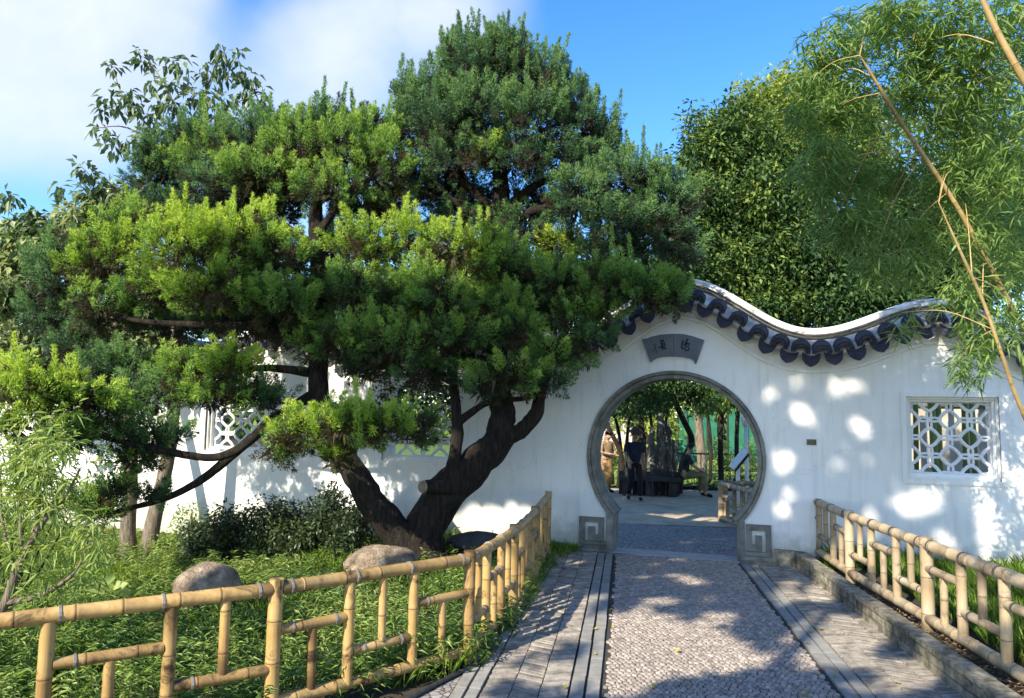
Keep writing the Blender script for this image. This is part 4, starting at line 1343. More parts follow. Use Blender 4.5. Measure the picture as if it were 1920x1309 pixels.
PADS = [
    # px, py, rx, ry, Y, mat, spike, bright
    (306, 335, 70, 58, 10.2, 'd', .05, 0), (400, 300, 75, 62, 9.9, 'm', .10, .05), (470, 280, 80, 62, 9.7, 'd', .16, 0), (560, 285, 75, 72, 9.5, 'm', .22, 0),
    (650, 290, 85, 72, 9.4, 'm', .24, .02), (720, 320, 62, 70, 9.3, 'm', .14, 0), (620, 350, 75, 45, 9.1, 'm', .05, .1), (430, 345, 90, 45, 9.5, 'd', 0, .1),
    (120, 520, 66, 88, 9.4, 'd', .08, .05), (205, 490, 85, 78, 9.1, 'b', .10, .0), (185, 575, 70, 50, 9.0, 'm', 0, 0),
    (345, 470, 85, 82, 8.6, 'b', .12, .12), (455, 455, 90, 66, 8.6, 'b', .14, .08), (530, 490, 66, 60, 8.7, 'm', .06, .05), (400, 545, 95, 55, 8.4, 'b', 0, .0), (520, 570, 70, 52, 8.5, 'm', 0, .1),
    (690, 465, 75, 55, 8.9, 'b', .08, .05), (775, 440, 52, 45, 8.9, 'b', .1, .1), (660, 545, 60, 60, 8.7, 'm', 0, .05), (640, 640, 52, 58, 8.6, 'm', 0, .1),
    (745, 560, 66, 60, 8.7, 'm', .04, 0), (860, 480, 85, 62, 8.7, 'b', .14, .05), (930, 500, 72, 60, 8.8, 'm', .08, .0), (820, 560, 80, 58, 8.5, 'm', .04, .05),
    (745, 640, 80, 62, 8.5, 'm', 0, .08), (850, 630, 80, 60, 8.5, 'm', 0, .05), (800, 700, 76, 36, 8.7, 'd', 0, 0), (940, 590, 70, 60, 8.7, 'm', 0, 0), (955, 620, 55, 40, 8.5, 'm', 0, .1),
    (1050, 462, 44, 44, 9.6, 'b', 0, .3), (1060, 530, 62, 46, 8.7, 'm', 0, .05), (1140, 530, 72, 46, 8.5, 'm', .08, .1), (1215, 545, 62, 42, 8.4, 'm', .06, .05), (1255, 560, 36, 44, 8.4, 'm', 0, 0),
    (1095, 590, 66, 50, 8.6, 'm', 0, .05), (1110, 635, 40, 34, 8.5, 'd', 0, 0), (1050, 665, 58, 36, 8.5, 'm', 0, .1), (960, 705, 74, 36, 8.4, 'm', 0, .15), (1020, 715, 56, 24, 8.5, 'd', 0, 0), (905, 730, 40, 26, 8.5, 'd', 0, .1),
    # high crown
    (915, 130, 88, 72, 9.8, 'd', .32, 0), (990, 150, 70, 62, 9.8, 'd', .28, 0), (830, 190, 72, 78, 9.9, 'd', .26, .0), (895, 215, 88, 80, 9.5, 'd', .06, .12), (1000, 235, 85, 85, 9.5, 'd', .10, .05),
    (1085, 230, 48, 78, 9.7, 'd', .24, 0), (1135, 260, 30, 55, 9.8, 'd', .28, 0), (770, 250, 42, 72, 9.9, 'd', .25, 0), (850, 300, 68, 55, 9.5, 'd', 0, .05), (960, 300, 72, 50, 9.4, 'd', 0, .05), (1050, 310, 58, 45, 9.5, 'd', 0, 0), (800, 340, 48, 45, 9.7, 'd', 0, -.1), (905, 285, 34, 34, 9.2, 'm', 0, .1),
    (1085, 375, 76, 58, 9.2, 'd', .12, .1), (1175, 345, 82, 62, 9.2, 'd', .26, .05), (1245, 385, 66, 68, 9.2, 'd', .14, .05), (1170, 420, 90, 52, 9.1, 'd', 0, .0), (1265, 455, 52, 48, 9.1, 'd', 0, 0), (1150, 470, 70, 40, 9.4, 'd', 0, -.1),
    (860, 410, 62, 36, 9.8, 'd', 0, -.05), (985, 430, 55, 42, 9.6, 'd', 0, 0),
    # fill between the tiers; the lowest bright values paint in shaded gaps
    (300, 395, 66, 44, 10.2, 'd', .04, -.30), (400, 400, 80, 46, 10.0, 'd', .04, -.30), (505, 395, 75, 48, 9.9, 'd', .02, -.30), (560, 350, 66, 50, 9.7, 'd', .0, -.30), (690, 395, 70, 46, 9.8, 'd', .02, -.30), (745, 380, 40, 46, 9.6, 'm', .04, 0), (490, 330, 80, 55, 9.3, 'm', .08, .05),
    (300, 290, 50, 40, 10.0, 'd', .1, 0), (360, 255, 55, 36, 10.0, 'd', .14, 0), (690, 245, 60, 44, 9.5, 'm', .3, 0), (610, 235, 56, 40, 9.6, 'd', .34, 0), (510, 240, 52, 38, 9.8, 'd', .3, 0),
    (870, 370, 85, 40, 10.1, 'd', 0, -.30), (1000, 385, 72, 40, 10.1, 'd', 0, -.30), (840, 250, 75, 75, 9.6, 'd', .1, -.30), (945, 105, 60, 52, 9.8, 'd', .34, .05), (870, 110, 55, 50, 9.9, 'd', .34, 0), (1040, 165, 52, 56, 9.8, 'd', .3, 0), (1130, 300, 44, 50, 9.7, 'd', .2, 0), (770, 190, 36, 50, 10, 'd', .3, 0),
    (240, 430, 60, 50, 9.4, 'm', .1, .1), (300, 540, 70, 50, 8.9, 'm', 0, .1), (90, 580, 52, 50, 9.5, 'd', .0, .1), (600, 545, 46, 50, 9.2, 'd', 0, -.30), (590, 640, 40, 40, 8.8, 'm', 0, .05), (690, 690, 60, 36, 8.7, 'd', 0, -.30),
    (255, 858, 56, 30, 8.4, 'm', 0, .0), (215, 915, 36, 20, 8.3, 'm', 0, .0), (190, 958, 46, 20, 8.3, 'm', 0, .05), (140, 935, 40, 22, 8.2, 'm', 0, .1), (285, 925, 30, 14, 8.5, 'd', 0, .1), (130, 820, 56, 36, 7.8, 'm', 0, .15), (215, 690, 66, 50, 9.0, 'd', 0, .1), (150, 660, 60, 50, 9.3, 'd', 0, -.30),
    # low pads
    (45, 735, 82, 58, 7.4, 'b', .06, .15), (140, 740, 72, 50, 7.7, 'b', .06, .1), (55, 800, 66, 38, 7.4, 'b', 0, .1), (195, 775, 52, 46, 7.9, 'm', 0, .1),
    (355, 705, 62, 48, 8.5, 'm', .04, .1), (430, 695, 58, 46, 8.5, 'b', .04, .05), (395, 745, 78, 34, 8.5, 'm', 0, .05), (275, 745, 52, 50, 8.7, 'd', 0, .15), (285, 820, 72, 34, 8.4, 'd', 0, .15), (490, 745, 48, 34, 8.7, 'd', 0, .0),
    (570, 815, 72, 44, 7.7, 'b', .03, .1), (650, 800, 78, 44, 7.5, 'b', .04, .28), (715, 800, 55, 42, 7.5, 'b', .03, .2), (635, 860, 42, 34, 7.7, 'b', 0, .05), (780, 800, 50, 38, 8.0, 'm', 0, .05), (525, 845, 36, 26, 7.9, 'm', 0, .05),
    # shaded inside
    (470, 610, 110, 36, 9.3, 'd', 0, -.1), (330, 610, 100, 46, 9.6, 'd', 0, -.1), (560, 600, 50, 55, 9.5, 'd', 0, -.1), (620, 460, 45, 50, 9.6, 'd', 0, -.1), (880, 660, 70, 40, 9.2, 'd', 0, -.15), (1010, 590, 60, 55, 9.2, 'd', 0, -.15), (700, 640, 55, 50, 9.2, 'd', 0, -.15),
]
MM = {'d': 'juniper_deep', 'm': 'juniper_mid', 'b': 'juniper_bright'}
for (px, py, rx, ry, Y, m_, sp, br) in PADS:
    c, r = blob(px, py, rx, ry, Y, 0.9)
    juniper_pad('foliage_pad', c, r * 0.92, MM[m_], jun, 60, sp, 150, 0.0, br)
for px, py, Y in ((255, 484, 8.55), (388, 454, 8.5), (247, 580, 8.9), (745, 612, 8.4)):
    pass


# ================================================================== other trees, front left
def twig_tree(root, skeleton, mat, seg=8):
    for k, L in enumerate(skeleton):
        mb = MB(); limb(mb, [PX(*q) for q in L], seg, 4, 0.1); mb.build('trunk' if k < 2 else 'branch', mat, root, True)


bt = empty('broadleaf_tree', tuple(at(262, 1035, 11.0)), 'loose broadleaf tree with two slim stems behind the juniper at the left', 'tree')
twig_tree(bt, [
    [(242, 1048, 11, .13), (240, 985, 11, .11), (245, 900, 11, .10), (240, 780, 11.2, .09), (215, 600, 11.4, .07), (230, 400, 11.5, .05), (300, 290, 11.5, .03)],
    [(275, 1045, 11, .13), (292, 960, 11, .11), (318, 840, 11, .10), (330, 700, 11.1, .085), (330, 520, 11.3, .07), (340, 330, 11.4, .04), (350, 230, 11.4, .02)],
    [(225, 480, 11.5, .05), (140, 420, 11.6, .035), (60, 430, 11.7, .02)], [(215, 600, 11.4, .05), (110, 560, 11.6, .035), (20, 580, 11.8, .02)],
    [(340, 330, 11.4, .03), (290, 250, 11.4, .02), (235, 190, 11.4, .012), (212, 130, 11.4, .006)], [(320, 290, 11.4, .02), (240, 240, 11.4, .012), (180, 240, 11.4, .006)],
    [(345, 270, 11.4, .02), (320, 180, 11.4, .012), (270, 100, 11.4, .006)], [(348, 250, 11.4, .02), (390, 160, 11.4, .012), (412, 92, 11.4, .006)],
    [(350, 260, 11.4, .02), (430, 200, 11.4, .012), (490, 175, 11.4, .006)], [(240, 400, 11.5, .03), (190, 350, 11.5, .015), (150, 310, 11.5, .006)]], 'bark_grey')
geo = []
for (px, py, rx, ry, Y, n) in ((100, 450, 95, 60, 11.7, 60), (30, 560, 75, 100, 11.8, 70), (190, 420, 75, 55, 11.5, 40), (40, 690, 60, 60, 11.6, 34), (120, 620, 80, 70, 11.9, 40), (220, 380, 60, 40, 11.5, 26), (290, 560, 70, 50, 11.6, 40), (180, 620, 70, 50, 11.7, 40), (260, 650, 60, 40, 11.5, 26), (20, 470, 50, 50, 11.9, 22)):
    c, r = blob(px, py, rx, ry, Y)
    geo.append(clump_leaves(blob_centers(c, r, int(n * 1.6), 0.3), 0.20, 20, 0.16, 0.08, rng.uniform(0.0, 1.0, int(n * 1.6)), 0.5, 1, 0.3, 0.15, 0.15))
SPR = [(212, 125), (205, 180), (195, 205), (185, 240), (200, 255), (225, 200), (240, 175), (265, 105), (275, 112), (285, 155), (300, 190), (320, 115), (318, 160), (300, 210), (345, 118), (345, 150), (355, 180),
       (385, 130), (410, 92), (415, 110), (425, 135), (440, 100), (400, 150), (375, 175), (395, 180), (450, 130), (470, 145), (455, 160), (488, 172), (465, 180), (430, 190), (260, 215), (250, 190), (280, 230), (310, 240),
       (340, 220), (360, 240), (330, 200), (390, 210), (420, 215), (210, 275), (235, 265), (270, 260), (380, 240), (155, 315), (165, 330), (185, 345), (205, 360), (10, 375), (18, 372), (115, 355), (60, 395), (5, 430)]
pts = np.array([at(x, y, 11.4 + random.uniform(-.3, .3)) for x, y in SPR])
geo.append(clump_leaves(pts, 0.15, 19, 0.16, 0.075, 0.2, 0.9, 1, 0.25, 0.15, 0.2))
leaf_obj('crown', geo, 'broadleaf', bt)

# small willow-leaved tree reaching in over the left fence
wt = empty('small_tree', tuple(gp(-40, 1190)), 'small tree with narrow bright leaves and dark twigs at the left edge', 'tree')
SK = [[(-60, 1330, 4.6, .035), (-20, 1200, 4.6, .03), (15, 1118, 4.6, .026), (35, 1060, 4.6, .022), (62, 1010, 4.6, .018), (85, 975, 4.6, .014), (120, 935, 4.6, .010), (150, 880, 4.6, .006)],
      [(8, 1130, 4.6, .022), (60, 1122, 4.6, .018), (110, 1098, 4.55, .014), (148, 1062, 4.5, .009), (168, 1000, 4.5, .005)],
      [(62, 1010, 4.6, .012), (75, 940, 4.6, .009), (70, 860, 4.6, .005)], [(40, 1040, 4.6, .012), (38, 950, 4.6, .009), (45, 860, 4.6, .005)], [(85, 975, 4.6, .01), (85, 900, 4.6, .007), (100, 840, 4.6, .004)], [(30, 1080, 4.6, .01), (5, 980, 4.7, .008), (0, 880, 4.7, .004)]]
twig_tree(wt, SK, 'bark_grey', 7)
geo = []
n = 210
cl = []
for _ in range(n):
    L = random.choice(SK); k = random.randrange(max(1, len(L) // 2 - 1), len(L)); q = L[k]
    cl.append(at(q[0] + random.gauss(0, 26), q[1] + random.gauss(-6, 26), q[2] + random.gauss(0, 0.18)))
cl = np.array(cl)
geo.append(clump_leaves(cl, 0.07, 10, 0.085, 0.014, rng.uniform(0.3, 0.9, n), 0.35, 1, 0.25, 0.1, 0.25, 1.0))
leaf_obj('crown', geo, 'willow_leaf', wt)


# shrubs
def shrub(label, blobs, mat, L, W, per, dens, cat='shrub', group=None, crad=0.13, hang=0.1, nst=4):
    c0, r0 = blob(*blobs[0])
    z = gz(c0[0], c0[1])
    root = empty('shrub', (c0[0], c0[1], float(z)), label, cat, group)
    geo = []; mb = MB()
    for b in blobs:
        c, r = blob(*b)
        n = int(dens * (r[0] * r[1] + r[0] * r[2] + r[1] * r[2])) + 6
        cc = blob_centers(c, r, n, 0.35)
        geo.append(clump_leaves(cc, crad, per, L, W, rng.uniform(0.2, 0.85, n), hang))
        for k in range(nst):
            e = cc[random.randrange(n)]
            limb(mb, [(c0[0] + random.gauss(0, .05), c0[1] + random.gauss(0, .05), float(z) - 0.05, .014), tuple((np.array([c0[0], c0[1], float(z)]) + e) / 2 + rng.normal(size=3) * 0.04) + (.010,), tuple(e) + (.004,)], 5, 3)
    leaf_obj('foliage', geo, mat, root)
    if mb.n: mb.build('stems', 'bark_dark', root)


shrub('dark clipped shrub under the juniper beside the left trunks', [(420, 1000, 62, 52, 9.6), (370, 1015, 40, 40, 9.7)], 'shrub_dark', .06, .03, 46, 170, group='dark shrubs at the foot of the juniper')
shrub('dark clipped shrub in the middle under the long low branch', [(520, 985, 75, 55, 9.4), (560, 1020, 70, 40, 9.2)], 'shrub_dark', .06, .03, 46, 170, group='dark shrubs at the foot of the juniper')
shrub('dark shrub tight against the left limb of the forked trunk', [(625, 975, 62, 62, 9.3), (660, 1010, 50, 42, 9.1)], 'shrub_dark', .06, .03, 46, 170, group='dark shrubs at the foot of the juniper')
shrub('feathery bright green shrub at the far left below the low pads', [(40, 940, 75, 62, 6.4), (120, 985, 60, 40, 6.8)], 'willow_leaf', .07, .014, 34, 60, crad=.14)
shrub('yellow green shrub climbing at the foot of the slim stems', [(352, 980, 22, 45, 10.6), (330, 1020, 30, 26, 10.4)], 'willow_leaf', .07, .03, 14, 60)
shrub('olive green bush behind the bright pad beside the latticed window', [(760, 760, 62, 40, 9.7), (820, 745, 42, 36, 9.8)], 'shrub_dark', .075, .04, 18, 70, nst=0)


# ================================================================== ground cover
def in_poly(x, y, poly):
    inside = np.zeros(len(x), bool); n = len(poly); j = n - 1
    for i in range(n):
        xi, yi = poly[i]; xj, yj = poly[j]
        c = ((yi > y) != (yj > y)) & (x < (xj - xi) * (y - yi) / (yj - yi + 1e-12) + xi)
        inside ^= c; j = i
    return inside


wl = lambda t, o=0.1: tuple(wall(t, 0, o)[:2])
BED_L = [(-3.7, 2.7), (-2.70, 3.36), (-1.30, 4.30), (-0.60, 4.92), (-0.16, 5.32), (0.16, 6.66), (0.36, 8.0), (0.62, 9.2), wl(-1.25), wl(-11), (-9, 5), (-5.5, 2.0)]
BED_R = [(3.58, 9.2), (3.30, 6.9), (3.02, 4.4), (2.8, 2.5), (5.5, 2.0), (8.5, 4.0), wl(6.5), wl(1.6)]


def scatter(poly, n):
    P = np.array(poly); lo = P.min(0); hi = P.max(0)
    x = rng.uniform(lo[0], hi[0], n * 3); y = rng.uniform(lo[1], hi[1], n * 3)
    k = in_poly(x, y, poly)
    return x[k][:n], y[k][:n]


def stuff(o):
    o['kind'] = 'stuff'; return o


# leafy ground cover in the left bed: arching stems with narrow leaves
x, y = scatter(BED_L, 13500)
d = np.hypot(x, y)
px_, py_ = proj(np.stack([x, y, gz(x, y)], 1))
keep = (rng.random(len(x)) < np.where(d < 6.5, 1.0, np.where(d < 8.5, 0.55, 0.25))) & (px_ > -250)
hole = (np.hypot((x - jroot_p[0]), (y - 9.0)) < 0.35)
keep &= ~hole
keep &= (np.sin(x * 3.3 + .7) * np.cos(y * 2.9 - .4) + rng.normal(size=len(x)) * .45) > -0.55
x, y = x[keep], y[keep]
n = len(x)
patch = np.sin(x * 2.1 + 1) * np.cos(y * 1.7) + 0.6 * np.sin(x * 4.3 - y * 3.1)
hgt = np.clip(0.25 + 0.08 * patch + rng.normal(size=n) * 0.05, 0.10, 0.46)
hgt = hgt * np.where(np.hypot(x, y) > 7.5, 0.8, 1)
per = 16
idx = np.repeat(np.arange(n), per); m = len(idx)
u = rng.random(m)
a = rng.random(m) * 2 * PI
la = rng.random(n) * 2 * PI; lean = rng.uniform(0, 0.25, n)
base = np.stack([x, y, gz(x, y) - 0.03], 1)
P = base[idx] + np.stack([np.cos(la[idx]) * lean[idx] * u * hgt[idx], np.sin(la[idx]) * lean[idx] * u * hgt[idx], u ** 0.6 * hgt[idx]], 1)
D = unit(np.stack([np.cos(a), np.sin(a), rng.uniform(-0.35, 0.75, m)], 1))
N = unit(np.array([0, 0, 1.0]) + rng.normal(size=(m, 3)) * 0.35)
T = np.clip(0.43 + 0.30 * patch[idx] + (u - 0.5) * 0.4 + rng.normal(size=m) * 0.15, 0, 1)
geo = [leaf_geo(P, D, N, rng.uniform(0.045, 0.10, m), rng.uniform(0.007, 0.015, m), T, 0.12, 0.28, 0.4)]
stuff(leaf_obj('ground_cover', geo, 'cover_leaf'))


def grass_field(name, poly, n, h, wd, mat, tint, cond=None, lean=0.45):
    x, y = scatter(poly, n)
    if cond is not None:
        k = cond(x, y); x, y = x[k], y[k]
    n = len(x)
    pt_ = np.sin(x * 1.9 + 2) * np.cos(y * 2.3 + 1) + 0.5 * np.sin(x * 5.1 + y * 4.3)
    a = rng.random(n) * 2 * PI; le = rng.uniform(0.05, lean, n)
    H_ = h * (1 + 0.35 * pt_) * rng.uniform(0.5, 1.25, n)
    P = np.stack([x, y, gz(x, y) - 0.035], 1)
    D = unit(np.stack([np.cos(a) * le, np.sin(a) * le, np.ones(n)], 1))
    N = unit(np.stack([np.cos(a), np.sin(a), 0.4 * np.ones(n)], 1) + rng.normal(size=(n, 3)) * 0.2)
    V, F, T = leaf_geo(P, D, N, H_, wd * rng.uniform(.7, 1.3, n), np.clip(tint + 0.2 * pt_ + rng.normal(size=n) * .16, 0, 1), 0.1, 0.22, 0.5)
    stuff(leaf_obj(name, [(V, F, T)], mat))


grass_field('grass', BED_L, 60000, 0.20, 0.009, 'grass', 0.5, lambda x, y: (np.hypot(x, y) > 5.0) & (np.sin(x * 1.9 + 2) * np.cos(y * 2.3 + 1) + rng.normal(size=len(x)) * .5 > -0.35), 0.8)
grass_field('grass', BED_R, 60000, 0.27, 0.010, 'grass', 0.5, lambda x, y: (path_v(x, y) > 2.05) | (wall_side(x, y) > -0.5), 0.7)
# weeds at the foot of the left wall and beside the gate
wp_ = [wl(-3.6, 0.02), wl(-1.2, 0.02), wl(-1.2, 0.28), wl(-3.6, 0.5)]
grass_field('weeds', wp_, 2600, 0.16, 0.016, 'grass', 0.35, None, 0.6)
# litter between kerb and right fence
lp = [(3.60, 9.2), (3.30, 6.9), (3.02, 4.4), (2.86, 3.0), (3.05, 3.0), (3.22, 4.4), (3.47, 6.9), (3.75, 9.2)]
x, y = scatter(lp, 5200); n = len(x)
P = np.stack([x, y, gz(x, y) + rng.uniform(-0.02, 0.012, n) + 0.01], 1)
a = rng.random(n) * 2 * PI
D = np.stack([np.cos(a), np.sin(a), rng.uniform(-.3, .3, n)], 1)
stuff(leaf_obj('leaf_litter', [leaf_geo(P, D, unit(np.array([0, 0, 1.0]) + rng.normal(size=(n, 3)) * .4), rng.uniform(.02, .05, n), rng.uniform(.010, .02, n), rng.random(n))], 'litter'))
# a broad-leaved plant in the grass behind the golden fence
hp = at(205, 1120, 5.6); ho = empty('leafy_plant', tuple(hp), 'pale green broad leaved plant in the grass behind the golden rail', 'plant')
a = np.linspace(0, 2 * PI, 14)[:-1] + rng.normal(size=13) * .2
D = np.stack([np.cos(a), np.sin(a), rng.uniform(.3, 1.2, 13)], 1)
leaf_obj('leaves', [leaf_geo(np.repeat(hp[None], 13, 0) + rng.normal(size=(13, 3)) * .02 + D * 0.04, D, unit(np.array([0, -.4, 1.0]) + rng.normal(size=(13, 3)) * .2), rng.uniform(.10, .15, 13), rng.uniform(.07, .10, 13), rng.uniform(.7, 1, 13), .1, .2)], 'willow_leaf', ho)

# fallen yellow leaves on the paving
FL = [(1020, 1140), (1143, 1143), (1115, 1180), (1117, 1227), (1150, 1175), (1227, 1287), (1483, 1175), (1521, 1184), (1450, 1191), (1514, 1206), (1567, 1267), (1684, 1281), (1510, 1302), (1331, 1163), (1060, 1289), (1272, 1221), (1323, 1097), (1540, 1180)]
FLL = ['beside the bed at the inner end of the left brick strip', 'on the left edging stones, furthest from the viewer there', 'on the left edging stones, second from the gate', 'on the left edging stones, nearest the viewer there', 'on the cobbles just right of the left edging stones', 'on the cobbles, nearest the bottom of the picture',
       'at the left rim of the sunny right edging stones', 'on the right brick strip, largest of the sunny group', 'on the cobbles left of the right edging stones', 'on the right edging stones just below the sunny group', 'on the right brick strip in the shade band', 'on the right brick strip close to the kerb',
       'at the foot of the picture where cobbles meet the right edging', 'on the cobbles in the middle of the shaded band', 'on the left brick strip, lowest in the picture', 'in the middle of the big sunlit patch of cobbles', 'on the cobbles nearest the gate', 'on the right brick strip just beyond the largest one']
fl0 = None
for x, y in FL:
    p = gp(x, y, 0.02)
    if fl0 is None:
        g = leaf_geo(np.array([[-.02, 0, 0], [.0, .004, 0.003]]), np.array([[1, 0, .15], [0.2, 1, .3]]), np.array([[0, 0, 1.], [0, .2, 1]]), np.array([.045, .03]), np.array([.032, .022]), np.array([.3, .8]), .2, .1)
        o = leaf_obj('fallen_leaf', [g], 'yellow_leaf'); fl0 = o
    else:
        o = fl0.copy(); C.objects.link(o)
    o.location = p; o.rotation_euler = (random.uniform(-.2, .2), random.uniform(-.2, .2), random.uniform(0, 6)); s = random.uniform(.8, 1.25); o.scale = (s, s, s)
    tag(o, 'small yellow fallen leaf ' + FLL[FL.index((x, y))], 'leaf', 'yellow leaves fallen on the paving')

exec_tail = None
# ================================================================== evergreen trees behind the wall
def leafy_tree(name, label, trunk, blobs, mat, L, W, per, dens, crad, tint=(0.1, 0.9), bark='bark_dark', group=None, hang=0.25, shell=0.45, cat='tree', jit=.3):
    b0 = at(*trunk[0][:3])
    root = empty(name, (b0[0], b0[1], float(gz(b0[0], b0[1]))), label, cat, group)
    mb = MB(); T = [PX(*q) for q in trunk]
    T[0] = (b0[0], b0[1], float(gz(b0[0], b0[1])) - 0.1, trunk[0][3])
    limb(mb, T, 10, 5, 0.12)
    geo = []
    for b in blobs:
        c, r = blob(*b[:5])
        limb(mb, [T[-1], tuple((np.array(T[-1][:3]) * .5 + c * .5)) + (T[-1][3] * .6,), tuple(c) + (T[-1][3] * .25,)], 7, 3, 0.1)
        n = int(dens * (r[0] * r[1] + r[0] * r[2] + r[1] * r[2])) + 8
        cc = blob_centers(c, r, n, shell)
        t0 = rng.uniform(tint[0], tint[1], n)
        geo.append(clump_leaves(cc, crad, per, L, W, t0, hang, 0.8, jit))
    mb.build('trunk', bark, root, True)
    leaf_obj('crown', geo, mat, root)
    return root


leafy_tree('evergreen_tree', 'dense dark evergreen rising behind the gate between juniper and bamboo', [(1540, 600, 14, .18), (1480, 480, 14, .14), (1400, 380, 14, .10)],
           [(1330, 290, 70, 85, 14.0), (1400, 260, 80, 80, 14.2), (1310, 400, 75, 80, 13.6), (1400, 390, 85, 90, 13.8), (1340, 500, 90, 60, 13.5), (1450, 480, 85, 80, 13.8), (1480, 360, 70, 90, 14.2), (1440, 570, 90, 50, 13.6)],
           'evergreen', .12, .052, 46, 62, .30, (0.05, 0.8))
leafy_tree('evergreen_tree', 'sunlit yellow green evergreen crown behind the dark one at the right', [(1620, 600, 17, .22), (1540, 420, 17, .15), (1480, 300, 17, .10)],
           [(1440, 215, 80, 70, 17), (1510, 190, 90, 80, 17.3), (1390, 250, 60, 55, 16.6), (1590, 260, 90, 100, 17.2), (1520, 300, 80, 70, 16.5)], 'evergreen_light', .14, .06, 40, 46, .36, (0.2, 0.9))
leafy_tree('evergreen_tree', 'deep green evergreen half hidden behind the bamboo on the right', [(1620, 650, 13.5, .2), (1630, 500, 13.5, .14), (1640, 420, 13.5, .08)],
           [(1560, 470, 80, 90, 13.5), (1650, 420, 90, 110, 13.8), (1740, 440, 90, 110, 13.5), (1600, 560, 90, 50, 13.2), (1700, 560, 90, 50, 13.2), (1800, 500, 90, 100, 13), (1850, 380, 90, 130, 14)], 'evergreen', .13, .055, 40, 44, .32, (0.0, 0.5))
leafy_tree('evergreen_tree', 'far evergreen at the right edge behind the bamboo canopy', [(1850, 640, 18, .22), (1840, 400, 18, .14), (1840, 250, 18, .08)],
           [(1780, 250, 110, 120, 18), (1880, 200, 110, 150, 18), (1700, 330, 90, 90, 18), (1960, 350, 100, 150, 18)], 'evergreen_light', .15, .065, 20, 22, .45, (0.1, 0.7))


leafy_tree('evergreen_tree', 'dark evergreen mass filling the gap behind the wall and the juniper', [(700, 760, 13.5, .2), (760, 640, 13.5, .14), (800, 560, 13.5, .08)],
           [(420, 560, 90, 60, 13.8), (520, 560, 90, 70, 13.6), (470, 480, 60, 60, 13.8), (330, 560, 80, 50, 14), (660, 560, 80, 70, 13.5), (760, 530, 90, 70, 13.3), (870, 520, 90, 70, 13.2), (980, 510, 90, 70, 13.2), (1090, 510, 90, 70, 13.2), (1190, 520, 80, 60, 13.2), (1260, 500, 60, 80, 13.2), (820, 610, 90, 50, 13), (960, 600, 100, 50, 13), (1090, 580, 90, 50, 13)], 'evergreen', .13, .055, 40, 40, .32, (0.0, 0.45))
leafy_tree('evergreen_tree', 'dark far evergreen closing the view low between the gate and the bamboo', [(1700, 640, 21, .2), (1640, 560, 21, .14), (1600, 520, 21, .08)],
           [(1300, 480, 90, 90, 21), (1420, 470, 100, 100, 21), (1550, 480, 110, 110, 21), (1680, 480, 110, 110, 21), (1820, 470, 110, 120, 21), (1950, 450, 110, 120, 21), (1480, 580, 80, 50, 21), (1580, 590, 80, 50, 21), (1680, 580, 80, 50, 21)], 'evergreen', .2, .09, 36, 18, .5, (0.0, 0.5))

# ================================================================== bamboo, leaning in from the right
def bamboo(label, culm, sprays, mat_culm, n_cl, r0, seedtint=(0.2, 0.75)):
    pts = [at(*q) for q in culm]
    root = empty('bamboo', tuple(pts[0]), label, 'bamboo', 'bamboo leaning over the wall from the right')
    q = catmull(pts, 14)
    n = len(q); R = []; T = []; P = []
    acc_ = 0; nxt = 0.22
    for i, p in enumerate(q):
        r = r0 * (1 - 0.55 * i / n - 0.25 * max(0, i / n - 0.8) * 5)
        if i: acc_ += np.linalg.norm(p - q[i - 1])
        if acc_ > nxt and i < n - 1:
            d = unit(q[i + 1] - q[i - 1])
            P += [p - d * .012, p - d * .004, p, p + d * .005, p + d * .012]; R += [r, r * 1.12, r * .98, r * 1.10, r]; T += [0, .2, .9, .1, 0]
            nxt = acc_ + 0.27
        else: P.append(p); R.append(r); T.append(0)
    mb = MB(); mb.tube(P, R, 10, True, T); mb.build('culm', mat_culm, root, True)
    geo = []
    for (px, py, rx, ry, Y, nn) in sprays:
        c, r = blob(px, py, rx, ry, Y + 0.3, 0.9)
        nn = int(nn * (.54 if py < 430 else .40))
        cc = np.asarray(c) + rsphere(nn) * r * (rng.random(nn) ** 0.4)[:, None]
        # fans of drooping leaves
        per = 7
        idx = np.repeat(np.arange(nn), per); m = len(idx)
        az = rng.random(nn) * 2 * PI
        a = az[idx] + rng.normal(size=m) * 0.7
        D = unit(np.stack([np.cos(a), np.sin(a), rng.uniform(-1.35, 0.15, m)], 1))
        Pp = cc[idx] + rng.normal(size=(m, 3)) * 0.035
        N = unit(np.stack([np.cos(a) * .5, np.sin(a) * .5, np.ones(m)], 1) + rng.normal(size=(m, 3)) * .35)
        t0 = rng.uniform(seedtint[0], seedtint[1], nn)
        geo.append(leaf_geo(Pp, D, N, rng.uniform(.09, .18, m), rng.uniform(.012, .022, m), np.clip(t0[idx] + rng.normal(size=m) * .14, 0, 1), .12, .12, .38))
        k = int(np.argmin([np.linalg.norm(p - c) for p in q]))
        for _ in range(max(1, nn // 90)):
            e = cc[random.randrange(nn)]
            s_ = q[min(max(k + random.randint(-12, 12), 0), n - 1)]
            if np.linalg.norm(e - s_) > 2.2: continue
            mid = (s_ + e) / 2 + np.array([0, 0, 0.12 * np.linalg.norm(e - s_)])
            br = MB()
            limb(br, [tuple(s_) + (.0055,), tuple(mid) + (.004,), tuple(e) + (.002,)], 5, 4, 0)
            br.build('branch', mat_culm, root, True)
    leaf_obj('leaves', geo, 'bamboo_leaf', root)


